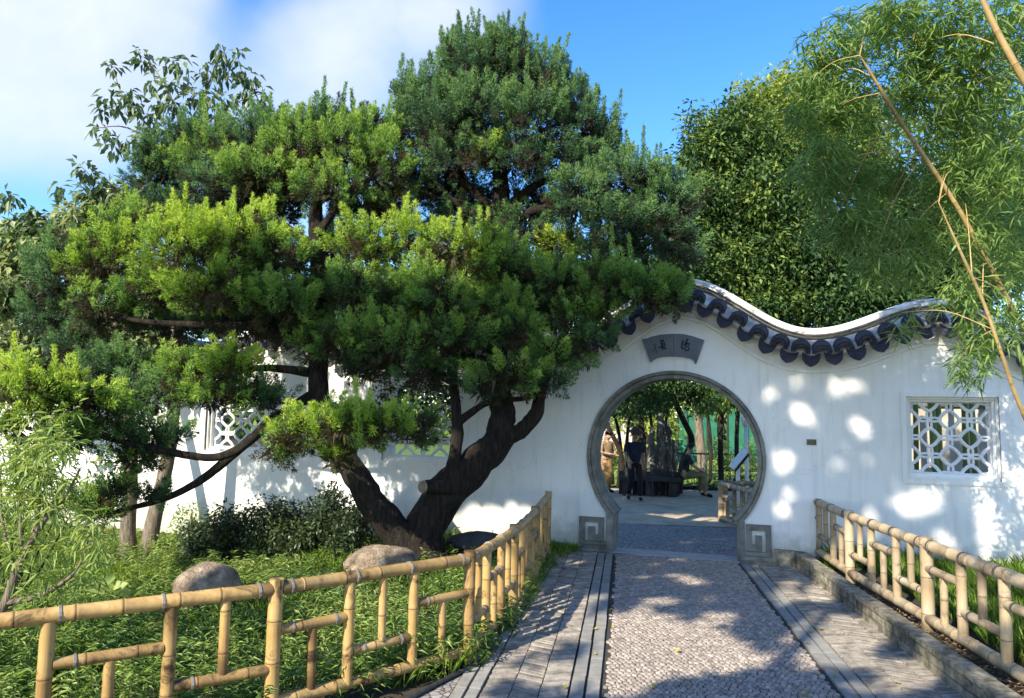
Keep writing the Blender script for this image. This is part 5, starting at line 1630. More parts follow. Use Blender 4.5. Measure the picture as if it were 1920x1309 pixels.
bamboo('long golden bamboo culm slanting across the right side of the sky', [(2500, 1650, 7.4), (2120, 960, 6.8), (1925, 625, 6.4), (1850, 490, 6.2), (1790, 380, 6.1), (1690, 230, 6.0), (1650, 165, 5.95), (1612, 104, 5.9)],
       [(1560, 90, 60, 60, 6.0, 170), (1620, 60, 60, 60, 6.2, 170), (1510, 190, 45, 60, 6.0, 140), (1570, 210, 75, 75, 6.2, 300), (1660, 170, 80, 90, 6.4, 260), (1540, 310, 60, 70, 6.0, 240), (1620, 320, 80, 80, 6.3, 300), (1580, 410, 60, 60, 6.1, 190), (1660, 430, 70, 70, 6.2, 220), (1690, 500, 60, 40, 6.0, 110), (1630, 500, 35, 35, 6.0, 60)], 'culm_yellow', 0, .028)
bamboo('thick golden bamboo culm at the top right corner', [(2700, 1500, 6.2), (2250, 720, 5.6), (1990, 270, 5.3), (1920, 150, 5.2), (1870, 60, 5.2), (1838, -10, 5.2), (1800, -90, 5.2)],
       [(1700, 40, 80, 70, 5.6, 260), (1790, 60, 80, 90, 5.6, 300), (1880, 60, 70, 100, 5.6, 280), (1770, 180, 80, 80, 5.8, 260), (1860, 210, 80, 90, 5.8, 280), (1720, 130, 60, 60, 5.7, 160), (1900, 330, 70, 80, 5.7, 240)], 'culm_yellow', 0, .036)
bamboo('slim golden bamboo culm hanging in front of the wall ridge', [(2260, 1500, 6.4), (2050, 1060, 6.2), (1925, 790, 6.0), (1880, 670, 5.9), (1845, 570, 5.9), (1800, 470, 5.8), (1760, 380, 5.8)],
       [(1760, 330, 80, 80, 6.1, 240), (1830, 350, 70, 70, 6.2, 200), (1790, 440, 80, 60, 6.0, 220), (1870, 470, 60, 70, 6.0, 200), (1800, 560, 60, 60, 5.9, 150), (1840, 640, 45, 50, 5.8, 110), (1815, 690, 28, 35, 5.8, 55), (1900, 590, 40, 60, 5.9, 90), (1690, 610, 22, 36, 5.9, 24)], 'culm_yellow', 0, .021)
bamboo('upright green bamboo culm at the right edge', [(2010, 1400, 6.9), (1960, 1000, 6.9), (1925, 720, 6.9), (1905, 640, 6.9), (1893, 570, 6.9), (1885, 500, 6.9)],
       [(1890, 520, 50, 60, 6.6, 120), (1900, 420, 60, 60, 6.8, 160)], 'culm_green', 0, .030)

# ================================================================== beyond the gate
def court_ground():
    m, n, p, o = new_mat('court_paving')
    c = ramp(n, [(0.3, (0.30, 0.245, 0.16)), (0.7, (0.50, 0.42, 0.29))], noise(n, 3, 5))
    n.links.new(c, p.inputs['Base Color']); p.inputs['Roughness'].default_value = 0.9
    bump(n, p, noise(n, 20, 5), .3, .01)
    mb = MB()
    q = [(-3, 14.2), (9, 12.6), (9.5, 19.6), (-3, 20.4)]
    mb.add([np.array([a, b, -0.16 + 0.012]) for a, b in q], [(0, 1, 2, 3)])
    o_ = mb.build('courtyard_paving', 'court_paving'); o_['kind'] = 'structure'
    lawn = MB(); q = [(-12, 21.5), (22, 20.0), (26, 46), (-14, 46)]
    lawn.add([np.array([a, b, -0.16 + 0.008]) for a, b in q], [(0, 1, 2, 3)])
    simple('lawn', [(0.05, 0.10, 0.02), (0.11, 0.18, 0.035)], 4, .95, .5)
    o_ = lawn.build('lawn', 'lawn'); o_['kind'] = 'structure'


court_ground()
grass_field('grass', [(-4, 21.6), (14, 20.6), (17, 30), (-4, 30)], 16000, 0.16, 0.03, 'grass', .7)
leafy_tree('court_tree', 'dark shade tree with leaning stem at the left inside the gate', [(1168, 900, 20, .075), (1164, 850, 20, .07), (1140, 800, 20, .06), (1136, 750, 20, .05)], [(1140, 725, 50, 30, 16.5), (1190, 715, 40, 26, 16)], 'evergreen', .12, .055, 30, 36, .28, (0, .5), group='shade trees inside the gate')
leafy_tree('court_tree', 'dark straight shade tree behind the walking man', [(1207, 900, 19.5, .085), (1205, 820, 19.5, .08), (1196, 760, 19.5, .07)], [(1200, 735, 55, 30, 18), (1240, 715, 50, 26, 17), (1180, 770, 24, 16, 18)], 'evergreen', .12, .055, 30, 36, .28, (0, .5), group='shade trees inside the gate')
leafy_tree('court_tree', 'dark bent shade tree above the seated person', [(1272, 896, 19.0, .09), (1280, 868, 19.0, .085), (1297, 826, 19.0, .08), (1280, 785, 19.0, .075), (1264, 750, 19.0, .07)], [(1270, 725, 60, 30, 17.5), (1310, 735, 40, 24, 17.5), (1230, 740, 40, 30, 17)], 'evergreen', .12, .055, 30, 36, .28, (0, .5), group='shade trees inside the gate')
leafy_tree('court_tree', 'slim straight tree left of the information sign inside the gate', [(1352, 900, 19.6, .075), (1351, 830, 19.6, .07), (1353, 775, 19.6, .06)], [(1350, 745, 42, 26, 18.5), (1335, 760, 20, 12, 18.3)], 'evergreen_light', .13, .06, 18, 34, .28, (0, .5), group='shade trees inside the gate')
leafy_tree('court_tree', 'thin straight tree right of the information sign inside the gate', [(1382, 898, 20.5, .07), (1381, 830, 20.5, .06), (1383, 780, 20.5, .06)], [(1385, 750, 36, 24, 19.5), (1370, 730, 40, 22, 19)], 'evergreen', .13, .06, 18, 34, .28, (0, .6), group='shade trees inside the gate')
leafy_tree('court_tree', 'pale pinkish trunk in sunlight on the lawn beyond the gate', [(1318, 890, 25, .17), (1313, 830, 25, .15), (1308, 770, 25, .13)], [(1300, 740, 50, 26, 25), (1345, 745, 40, 26, 25)], 'evergreen_light', .18, .08, 18, 18, .45, (.2, .9), bark='pink_bark' if 'pink_bark' in MATS else 'bark_grey', group='shade trees inside the gate')
leafy_tree('court_tree', 'sunlit light green tree far behind the walking man', [(1215, 880, 32, .2), (1215, 820, 32, .16), (1215, 800, 32, .12)], [(1215, 800, 30, 26, 32), (1160, 790, 26, 22, 33), (1250, 800, 26, 26, 31)], 'evergreen_light', .22, .1, 16, 12, .55, (.4, 1), group='shade trees inside the gate')


for k_, (px_, lean_, lab_) in enumerate(((1128, -4, 'thin dark tree left of the person in the skirt through the gate'), (1158, 6, 'thin dark tree right of the person in the skirt through the gate'), (1178, -3, 'thin dark tree close on the left of the walking person'), (1222, 3, 'thin dark tree in front of the rockery pillars'), (1246, -5, 'thin dark tree behind the right rockery pillars'), (1330, 3, 'thin dark tree between the pale trunk and the slim straight tree'))):
    Yk = 20.2 + .35 * k_
    leafy_tree('court_tree', lab_, [(px_, 897, Yk, .055), (px_ + lean_, 840, Yk, .05), (px_ - lean_, 775, Yk, .04)], [(px_ + 4, 742, 34, 26, Yk), (px_ - 12, 765, 18, 12, Yk)], 'evergreen', .12, .055, 26, 34, .28, (0, .4), group='shade trees inside the gate')


def stalagmites():
    simple('limestone', [(0.05, 0.05, 0.045), (0.13, 0.125, 0.11), (0.24, 0.23, 0.20)], 5, .9, .9, .05, stretch=(2, 2, .7))
    for k, (px, top, wd, lab) in enumerate(((1222, 800, .13, 'leftmost tall grey stone pillar in the rockery seen through the gate'), (1238, 775, .15, 'tallest grey stone pillar in the rockery seen through the gate'), (1252, 790, .14, 'grey stone pillar right of the tallest one through the gate'), (1264, 825, .10, 'shortest grey stone pillar beside the bent tree through the gate'))):
        p = at(px, 915, 19.2 + .15 * k); q = at(px, top, 19.2 + .15 * k)
        mb = MB(); P = []; R = []
        for i in range(14):
            u = i / 13; P.append(np.array([p[0], p[1], -0.2]) * (1 - u) + q * u + np.array([.03 * math.sin(i * 1.7 + k), 0, 0])); R.append(wd * (1.15 - .65 * u) * random.uniform(.8, 1.15))
        mb.tube(P, R, 9, True, None, .3)
        tag(mb.build('stone_pillar', 'limestone', None, True), lab, 'rock', 'rockery pillars beyond the gate')


stalagmites()


shrub('sunlit light green bush in front of the green screen beyond the lawn', [(1345, 850, 22, 30, 27), (1405, 850, 16, 34, 28), (1372, 872, 20, 14, 27)], 'evergreen_light', .16, .07, 18, 20, crad=.3)
shrub('sunlit pale bush far behind the standing person in the skirt', [(1120, 830, 20, 30, 28), (1160, 850, 22, 26, 29)], 'evergreen_light', .16, .07, 18, 16, crad=.3)


# stone bench / planter edge behind the people
def bench():
    root = empty('stone_bench', tuple(at(1215, 925, 18.2)), 'long dark stone bench behind the walking man through the gate', 'bench')
    a = at(1160, 930, 18.2); b = at(1278, 930, 18.0); z0 = -0.16
    d = b - a; d[2] = 0; Ls = np.linalg.norm(d); u = d / Ls; n = np.array([-u[1], u[0], 0])
    P = lambda x, y, z: np.array([a[0], a[1], 0]) + u * x + n * y + np.array([0, 0, z])
    MB().box((0, 0, z0 + .38), (Ls, .42, z0 + .46), P).build('seat', 'boulder_dark', root)
    for x in (.1, Ls / 2 - .1, Ls - .3): MB().box((x, .05, z0 - .05), (x + .2, .37, z0 + .378), P).build('leg', 'boulder_dark', root)
    for i in range(9):
        x0 = Ls * i / 9
        MB().box((x0 + .01, .43, z0), (x0 + Ls / 9 - .01, .55, z0 + .62 + random.uniform(-.04, .04)), P).build('backstone', 'boulder_dark', root)


bench()
shrub('dark low hedge behind the stone bench through the gate', [(1250, 890, 40, 22, 20.2), (1350, 905, 46, 16, 20.5), (1390, 900, 30, 16, 20.5)], 'shrub_dark', .1, .05, 18, 30, cat='hedge', crad=.25)

# bamboo fence beyond the gate
bf = empty('bamboo_fence', tuple(gp(1352, 975, -0.12)), 'short bamboo fence seen through the gate beside the information sign', 'fence')
b1 = gp(1352, 978, -.14); b2 = np.array([b1[0] - .42, b1[1] - 2.3, 0.0])
fence(bf, [(b1[0], b1[1], -.14), (b1[0] + .02, b1[1] - 1.6, -.12), (b1[0] - .02, b1[1] - 3.0, -.06)], 2, 'A', 'bamboo_pale', 0.70, .48, .28, .08, .05, .045, .036)
fence(bf, [(b1[0] + .08, b1[1], -.14), (b1[0] + 1.5, b1[1] + .2, -.14)], 2, 'B', 'bamboo_pale', 0.70, .48, .28, .08, .05, .045, .036)

# information sign
simple('sign_white', [(0.68, 0.72, 0.70), (0.78, 0.80, 0.79)], 8, .5, 0)
simple('sign_dark', [(0.03, 0.04, 0.035), (0.06, 0.07, 0.065)], 8, .5, 0)
sb = at(1384, 930, 14.6)
sg = empty('information_sign', (sb[0], sb[1], -.15), 'white slanted information sign on a post inside the gate', 'sign')
z_ = at(1384, 878, 14.6)[2]
MB().box((-.035, -.03, -.15), (.035, .03, z_), lambda x, y, z: np.array([sb[0] + x, sb[1] + y, z])).build('pole', 'sign_white', sg)
ca = at(1377, 874, 14.6); cb = at(1402, 846, 14.6)
pv = [ca + np.array([0, -.05, -.02]), cb + np.array([0, -.05, 0]), cb + np.array([.02, .35, 0.05]), ca + np.array([.02, .35, .03])]
MB().quadbox([p - np.array([0.02, 0, .05]) for p in pv] + pv).build('panel', 'sign_white', sg)
MB().quadbox([p - np.array([-.012, 0, .09]) for p in pv] + [p - np.array([-.012, 0, .052]) for p in pv]).build('panel_back', 'sign_dark', sg)

# slender white lamp post
lpz = at(1399, 800, 17)
lo = empty('lamp_post', (lpz[0], lpz[1], -.16), 'thin white lamp post behind the information sign', 'lamp')
mb = MB(); mb.tube([(lpz[0], lpz[1], -.16), (lpz[0], lpz[1], lpz[2])], .045, 10); mb.build('pole', 'sign_white', lo, True)
mb = MB(); mb.tube([(lpz[0], lpz[1], lpz[2]), (lpz[0], lpz[1], lpz[2] + .06), (lpz[0], lpz[1], lpz[2] + .28), (lpz[0], lpz[1], lpz[2] + .32)], [.05, .10, .12, .04], 12); mb.build('lamp_head', 'sign_white', lo, True)

# iron railing and green screens at the far side
simple('iron', [(0.02, 0.022, 0.02), (0.04, 0.045, 0.04)], 9, .6, 0)
simple('green_screen', [(0.015, 0.10, 0.06), (0.03, 0.17, 0.10)], 3, .6, .1)
rl = empty('iron_railing', tuple(at(1300, 905, 23)), 'black iron railing at the edge of the sunlit lawn', 'railing')
a = at(1262, 850, 23); b = at(1420, 845, 23); zt = a[2]
for zz in (zt, zt - .5):
    mb = MB(); mb.tube([(a[0] - 4, a[1], zz), (b[0] + 1, b[1], zz)], .025, 6); mb.build('rail', 'iron', rl)
for i in range(26):
    x_ = a[0] - 4 + (b[0] + 5 - a[0]) * i / 25
    mb = MB(); mb.tube([(x_, a[1] + .03, -.2), (x_, a[1] + .03, zt + .04)], .016, 6); mb.build('bar', 'iron', rl)
gs = empty('site_screen', tuple(at(1340, 850, 33)), 'tall green screen fencing far beyond the lawn', 'fence')
a = at(1270, 840, 33); b = at(1420, 838, 33); zt = at(1300, 768, 33)[2]
for i in range(8):
    x0 = a[0] + (b[0] - a[0]) * i / 8; x1 = a[0] + (b[0] - a[0]) * (i + 1) / 8
    if i in (4,): continue
    MB().box((x0 + .005, 33, -.1), (x1 - .005, 33.05, zt + random.uniform(-.1, .1))).build('panel', 'green_screen', gs)
    mb = MB(); mb.tube([(x0, 32.97, -.2), (x0, 32.97, zt + .2)], .04, 6); mb.build('post', 'iron', gs)
# pale building at the far left
simple('pink_wall', [(0.55, 0.42, 0.40), (0.66, 0.54, 0.50)], 2, .9, .1)
simple('window_dark', [(0.05, 0.06, 0.07), (0.09, 0.10, 0.11)], 3, .2, 0, spec=.5)
simple('sand_wall', [(0.52, 0.38, 0.14), (0.62, 0.48, 0.22)], 2, .9, .1)
bd = empty('far_building', tuple(at(1130, 870, 38)), 'pale pink building with dark windows far beyond the gate at the left', 'building')
a = at(1040, 880, 38); b = at(1185, 880, 38)
MB().box((a[0], 38, -.2), (b[0], 46, 3.6)).build('wall', 'pink_wall', bd)
MB().box((a[0] - .3, 37.6, 3.6), (b[0] + .3, 46.4, 3.9)).build('roof', 'ridge_dark', bd)
MB().box((a[0], 37.9, -.2), (b[0], 37.995, .5)).build('base_band', 'sand_wall', bd)
for i in range(4):
    x0 = a[0] + .5 + i * (b[0] - a[0] - 1) / 4
    f_ = MB().box((x0, 37.93, 1.1), (x0 + .7, 37.99, 2.4)).build('window', 'sign_white', bd)
    MB().box((x0 + .06, 37.9, 1.16), (x0 + .64, 37.928, 2.34)).build('pane', 'window_dark', f_)

# far belt of trees that closes the view
n = 520
fx = rng.uniform(-40, 60, n); fy = rng.uniform(48, 60, n); fz = rng.uniform(0.2, 8, n) * (0.75 + 0.25 * np.sin(fx * .35))
stuff(leaf_obj('far_wood', [clump_leaves(np.stack([fx, fy, fz], 1), 1.6, 50, .6, .34, rng.uniform(.1, .9, n), .2)], 'evergreen'))

# ------------------------------------------------------------------ behind the lattice window on the right
simple('sand_plaster', [(0.22, 0.20, 0.15), (0.42, 0.39, 0.31), (0.58, 0.55, 0.46)], 2.2, .9, .3)
bw = empty('back_wall', wall(3.4, 0, -3.2), 'pale sunlit wall glimpsed through the right lattice window', 'wall')
mb = MB(); mb.box((1.9, -3.5, -.3), (7.0, -3.2, 2.0), lambda x, y, z: wall(x, z, y)); mb.build('wall_face', 'sand_plaster', bw)
mb = MB(); mb.box((1.85, -3.55, 2.0), (7.05, -3.15, 2.12), lambda x, y, z: wall(x, z, y)); mb.build('coping', 'ridge_dark', bw)
for k, (t, o_, r_, gr) in enumerate(((2.80, -.9, .05, 1), (3.02, -1.3, .035, 0), (3.22, -.8, .045, 1), (3.38, -1.5, .04, 1), (3.55, -1.0, .042, 1), (3.80, -1.3, .045, 1), (4.05, -1.1, .04, 1))):
    p = wall(t, -.2, -TH + o_); q = wall(t + .08 * math.sin(k * 2.1), 3.1, -TH + o_ - .1)
    mb = pole(p, q, r_, 10, .3)
    lab = ['thick dark bamboo culm at the left of the right lattice window', 'thin bamboo culm second from the left behind the right lattice', 'bamboo culm left of the middle behind the right lattice', 'bamboo culm in the middle behind the right lattice', 'bamboo culm right of the middle behind the right lattice', 'bamboo culm second from the right behind the right lattice', 'bamboo culm furthest right behind the right lattice'][k]
    tag(mb.build('bamboo', 'culm_green', None, True), lab, 'bamboo', 'bamboo culms behind the right lattice window')


# ================================================================== people
simple('skin', [(0.34, 0.20, 0.13), (0.42, 0.26, 0.18)], 5, .6, 0)
simple('hair', [(0.012, 0.010, 0.009), (0.03, 0.025, 0.02)], 20, .6, .2)
simple('navy_cloth', [(0.010, 0.015, 0.028), (0.020, 0.030, 0.052)], 10, .9, .2)
simple('black_cloth', [(0.010, 0.010, 0.012), (0.022, 0.022, 0.026)], 10, .9, .2)
simple('tan_cloth', [(0.20, 0.14, 0.08), (0.32, 0.23, 0.13)], 10, .9, .2)
simple('orange_cloth', [(0.36, 0.20, 0.07), (0.52, 0.32, 0.13)], 10, .9, .2)
simple('olive_cloth', [(0.13, 0.12, 0.065), (0.22, 0.20, 0.11)], 10, .9, .2)
simple('dark_shirt', [(0.015, 0.018, 0.02), (0.04, 0.045, 0.05)], 10, .9, .2)
simple('hat_straw', [(0.06, 0.04, 0.028), (0.13, 0.09, 0.06)], 18, .9, .3)


def skin_obj(name, chains, mat, parent, sub=1, root=0):
    """chains: lists of (x,y,z,r) or ('j', index into all verts, ...) joined by shared points"""
    verts = []; edges = []; rad = []; key = {}
    for ch in chains:
        prev = None
        for p in ch:
            k = (round(p[0], 4), round(p[1], 4), round(p[2], 4))
            if k not in key: key[k] = len(verts); verts.append(p[:3]); rad.append(p[3])
            i = key[k]
            if prev is not None and prev != i: edges.append((prev, i))
            prev = i
    me = bpy.data.meshes.new(name + '_tmp'); me.from_pydata(verts, edges, [])
    o = bpy.data.objects.new(name + '_tmp', me); C.objects.link(o)
    md = o.modifiers.new('skin', 'SKIN'); md.use_smooth_shade = True
    sv = me.skin_vertices[0].data
    for i, r in enumerate(rad):
        sv[i].radius = (r if not isinstance(r, tuple) else r[0], r if not isinstance(r, tuple) else r[1]); sv[i].use_root = (i == root)
    ss = o.modifiers.new('sub', 'SUBSURF'); ss.levels = sub; ss.render_levels = sub
    dg = bpy.context.evaluated_depsgraph_get()
    ev = o.evaluated_get(dg)
    m2 = bpy.data.meshes.new_from_object(ev)
    bpy.data.objects.remove(o); bpy.data.meshes.remove(me)
    m2.name = name
    m2.materials.clear()
    m2.polygons.foreach_set('use_smooth', np.ones(len(m2.polygons), bool))
    return link(name, m2, parent, mat)


def person(loc, rz, label, pose, top, bottom, hatm=None, shoes='black_cloth', scale=1.0, skirt=False):
    root = empty('person', loc, label, 'person')
    M = Matrix.Translation(loc) @ Matrix.Rotation(rz, 4, 'Z') @ Matrix.Scale(scale, 4)

    def T(ch, dr=0.0):
        out = []
        for p in ch:
            q = M @ Vector(p[:3]); out.append((q.x, q.y, q.z, (p[3] + dr) * scale))
        return out
    J = pose
    pel = J['pelvis']; ch = J['chest']; nk = J['neck']; hd = J['head']

    def lerp(a, b, u): return tuple(a[i] * (1 - u) + b[i] * u for i in range(3))
    body = [[pel + (.125,), lerp(pel, ch, .5) + (.115,), ch + (.135,), lerp(ch, nk, .75) + (.085,), nk + (.052,), lerp(nk, hd, .45) + (.06,), hd + (.092,), tuple(np.array(hd) + (np.array(hd) - np.array(nk)) * .42) + (.085,)]]
    for s in ('l', 'r'):
        h, k, a, t = J['hip' + s], J['knee' + s], J['ank' + s], J['toe' + s]
        body.append([pel + (.125,), h + (.088,), lerp(h, k, .5) + (.075,), k + (.056,), lerp(k, a, .4) + (.055,), a + (.038,), lerp(a, t, .5) + (.038,), t + (.028,)])
        sh, e, w_ = J['sh' + s], J['el' + s], J['wr' + s]
        body.append([ch + (.135,), sh + (.058,), lerp(sh, e, .5) + (.046,), e + (.038,), lerp(e, w_, .4) + (.036,), w_ + (.026,)])
        d = np.array(w_) - np.array(e); d = d / np.linalg.norm(d)
        sd = np.cross(d, np.array([0, 0, 1.0]) if abs(d[2]) < .9 else np.array([1.0, 0, 0])); sd /= np.linalg.norm(sd)
        palm = tuple(np.array(w_) + d * .06)
        body.append([w_ + (.026,), palm + (.030,)])
        for i, (off, ln) in enumerate(((-.027, .070), (-.009, .082), (.010, .076), (.027, .060))):
            b0 = np.array(palm) + sd * off + d * .015; b1 = b0 + d * ln * .55; b2 = b1 + d * ln * .4 + np.cross(sd, d) * .018
            body.append([palm + (.030,), tuple(b0) + (.010,), tuple(b1) + (.009,), tuple(b2) + (.007,)])
        tb = np.array(w_) + d * .025 - sd * .03; t1 = tb - sd * .025 + d * .03; t2 = t1 + d * .03
        body.append([w_ + (.026,), tuple(tb) + (.013,), tuple(t1) + (.011,), tuple(t2) + (.009,)])
    skin_obj('body', [T(c) for c in body], 'skin', root, 2)
    # face
    f = np.array(J['face']); up = unit(np.array(hd) - np.array(nk)); side = np.cross(f, up); side /= np.linalg.norm(side); f = np.cross(up, side)
    hc = np.array(hd) + up * .03
    fm = MB()
    nose = [hc + f * .085 + up * .03, hc + f * .112 - up * .012, hc + f * .085 - up * .02 + side * .016, hc + f * .085 - up * .02 - side * .016]
    fm.add([M @ Vector(p) for p in nose], [(0, 2, 1), (0, 1, 3), (1, 2, 3)])
    for sg_ in (-1, 1):
        e0 = hc + side * sg_ * .088 + up * .005
        fm.tube([M @ Vector(e0 - up * .03), M @ Vector(e0 + side * sg_ * .012), M @ Vector(e0 + up * .03)], [.008, .012, .010], 6)
    fm.build('face', 'skin', root)
    em = MB()
    for sg_ in (-1, 1): em.tube([M @ Vector(hc + f * .084 + side * sg_ * .032 + up * .03), M @ Vector(hc + f * .092 + side * sg_ * .032 + up * .03)], .010, 6)
    em.tube([M @ Vector(hc + f * .086 - up * .045 - side * .02), M @ Vector(hc + f * .092 - up * .046), M @ Vector(hc + f * .086 - up * .045 + side * .02)], .006, 5)
    em.build('features', 'hair', root)
    # hair cap
    bm = bmesh.new(); bmesh.ops.create_uvsphere(bm, u_segments=16, v_segments=10, radius=.107)
    ctr = hc + up * .035 - f * .018
    for v in list(bm.verts):
        q = np.array(v.co)
        if q @ f > .045 and q @ up < .05 or q @ up < -.075: bm.verts.remove(v)
    for v in bm.verts: v.co = M @ Vector(ctr + np.array(v.co))
    me = bpy.data.meshes.new('hair'); bm.to_mesh(me); bm.free()
    link('hair', me, root, 'hair')
    # shirt, with sleeves to the elbow
    sh = [[lerp(pel, ch, .08) + (.142,), lerp(pel, ch, .5) + (.135,), ch + (.150,), lerp(ch, nk, .72) + (.100,), lerp(ch, nk, .95) + (.066,)]]
    for s in ('l', 'r'): sh.append([ch + (.150,), J['sh' + s] + (.074,), lerp(J['sh' + s], J['el' + s], .5) + (.064,), lerp(J['sh' + s], J['el' + s], .9) + (.060,)])
    skin_obj('shirt', [T(c) for c in sh], top, root, 2, 1)
    if skirt:
        b = np.array(pel); mb = MB(); P = []; R = []
        for u, r in ((0.02, .145), (-.15, .17), (-.40, .19), (-.66, .215)): P.append(M @ Vector(b + np.array([0, 0, u]))); R.append(r * scale)
        mb.tube(P, R, 16, False, None, .10); mb.build('skirt', bottom, root, True)
    else:
        tr = [[lerp(pel, ch, .18) + (.130,), pel + (.138,)]]
        for s in ('l', 'r'):
            h, k, a = J['hip' + s], J['knee' + s], J['ank' + s]
            tr.append([pel + (.138,), h + (.104,), lerp(h, k, .5) + (.090,), k + (.076,), lerp(k, a, .5) + (.072,), lerp(k, a, .92) + (.066,)])
        skin_obj('trousers', [T(c) for c in tr], bottom, root, 2, 1)
    for s in ('l', 'r'):
        a, t = J['ank' + s], J['toe' + s]
        low = lambda p, dz: (p[0], p[1], p[2] + dz)
        skin_obj('shoe', [T([low(a, -.02) + (.050,), lerp(a, t, .45) + (.048,), t + (.036,)])], shoes, root, 1)
    if hatm:
        c = hc + up * .085
        mb = MB(); P = [c - up * .012, c, c + up * .012, c + up * .07, c + up * .10, c + up * .105]
        mb.tube([M @ Vector(p) for p in P], [x * scale for x in (.185, .185, .112, .106, .085, .02)], 18, True); mb.build('hat', hatm, root, True, None, 50)
    return root


walk = dict(pelvis=(0, 0, .93), chest=(0, .02, 1.25), neck=(0, .0, 1.46), head=(0, .03, 1.57), face=(0, 1, -.1),
            hipl=(-.09, 0, .90), kneel=(-.10, .13, .49), ankl=(-.10, .06, .09), toel=(-.11, .22, .04),
            hipr=(.09, 0, .90), kneer=(.09, -.02, .48), ankr=(.10, -.20, .12), toer=(.11, -.06, .04),
            shl=(-.20, 0, 1.40), ell=(-.25, -.09, 1.13), wrl=(-.24, .02, .90), shr=(.20, 0, 1.40), elr=(.26, .05, 1.13), wrr=(.23, .17, .92))
stand = dict(pelvis=(0, 0, .90), chest=(0, .02, 1.20), neck=(0, .02, 1.40), head=(0, .06, 1.50), face=(.3, 1, -.3),
             hipl=(-.09, 0, .87), kneel=(-.09, .03, .47), ankl=(-.10, 0, .09), toel=(-.12, .16, .04),
             hipr=(.09, 0, .87), kneer=(.09, .05, .47), ankr=(.10, .02, .09), toer=(.12, .18, .04),
             shl=(-.18, 0, 1.34), ell=(-.23, .06, 1.08), wrl=(-.10, .26, 1.02), shr=(.18, 0, 1.34), elr=(.24, .07, 1.08), wrr=(.10, .27, 1.05))
sit = dict(pelvis=(0, 0, .54), chest=(0, .02, .86), neck=(0, .10, 1.05), head=(0, .16, 1.14), face=(0, 1, -.45),
           hipl=(-.10, .04, .53), kneel=(-.13, .44, .55), ankl=(-.13, .40, .10), toel=(-.14, .57, .04),
           hipr=(.10, .04, .53), kneer=(.13, .46, .55), ankr=(.13, .50, .10), toer=(.14, .67, .04),
           shl=(-.19, .06, .99), ell=(-.24, .22, .76), wrl=(-.12, .40, .64), shr=(.19, .06, .99), elr=(.24, .22, .76), wrr=(.10, .42, .64))


def foot(px, py):
    p = gp(px, py, -.15); return (p[0], p[1], -.148)


person(foot(1190, 940), math.radians(192), 'person in a brown brimmed hat, dark blue shirt and black trousers walking through the courtyard', walk, 'navy_cloth', 'black_cloth', 'hat_straw', scale=.94)
person(foot(1137, 925), math.radians(215), 'person in tan top and long ochre skirt standing at the left of the gate', stand, 'tan_cloth', 'orange_cloth', None, scale=.94, skirt=True)
ps = at(1284, 900, 18.15)
person((ps[0], ps[1] + .1, -.15), math.radians(-98), 'person in olive trousers and dark shirt sitting on the bench end facing right', sit, 'dark_shirt', 'olive_cloth', None, scale=1.0)

# ================================================================== shade trees behind the viewpoint (their shadows dapple the wall and path)
HOLES_G = [(1250, 1222, 165, 58), (1200, 1180, 110, 44), (1180, 1270, 90, 34), (1320, 1095, 26, 7), (1340, 1125, 34, 10), (1350, 1160, 46, 15), (1560, 1205, 105, 62), (1490, 1118, 62, 18), (1400, 1225, 60, 14), (1425, 1250, 70, 16), (1020, 1165, 95, 62), (985, 1270, 45, 26), (1055, 1268, 48, 24), (1160, 1075, 16, 5),
           (1150, 1250, 90, 40), (1560, 1100, 40, 40), (1640, 1190, 50, 35), (1720, 1265, 60, 42), (1650, 1290, 80, 22), (1345, 1265, 30, 8), (1100, 1130, 40, 20), (900, 1180, 100, 110), (1700, 1100, 60, 60), (1800, 1180, 60, 60), (1850, 1100, 60, 30), (1600, 1040, 40, 25), (1080, 1300, 60, 12)]
HOLES_W = [(1500, 716, 24, 17), (1592, 722, 50, 20), (1505, 772, 42, 30), (1612, 803, 32, 26), (1600, 838, 12, 10), (1622, 868, 20, 16), (1582, 872, 24, 10), (1666, 722, 16, 14), (1452, 735, 24, 16), (1752, 690, 12, 26), (1475, 960, 12, 12), (1455, 968, 12, 8),
           (930, 985, 120, 50), (1725, 942, 55, 34), (1862, 945, 42, 42), (1832, 902, 40, 16), (1475, 915, 9, 8), (1380, 560, 30, 12), (1890, 830, 16, 18), (1605, 620, 18, 10), (1480, 850, 8, 8), (1885, 905, 20, 10)]


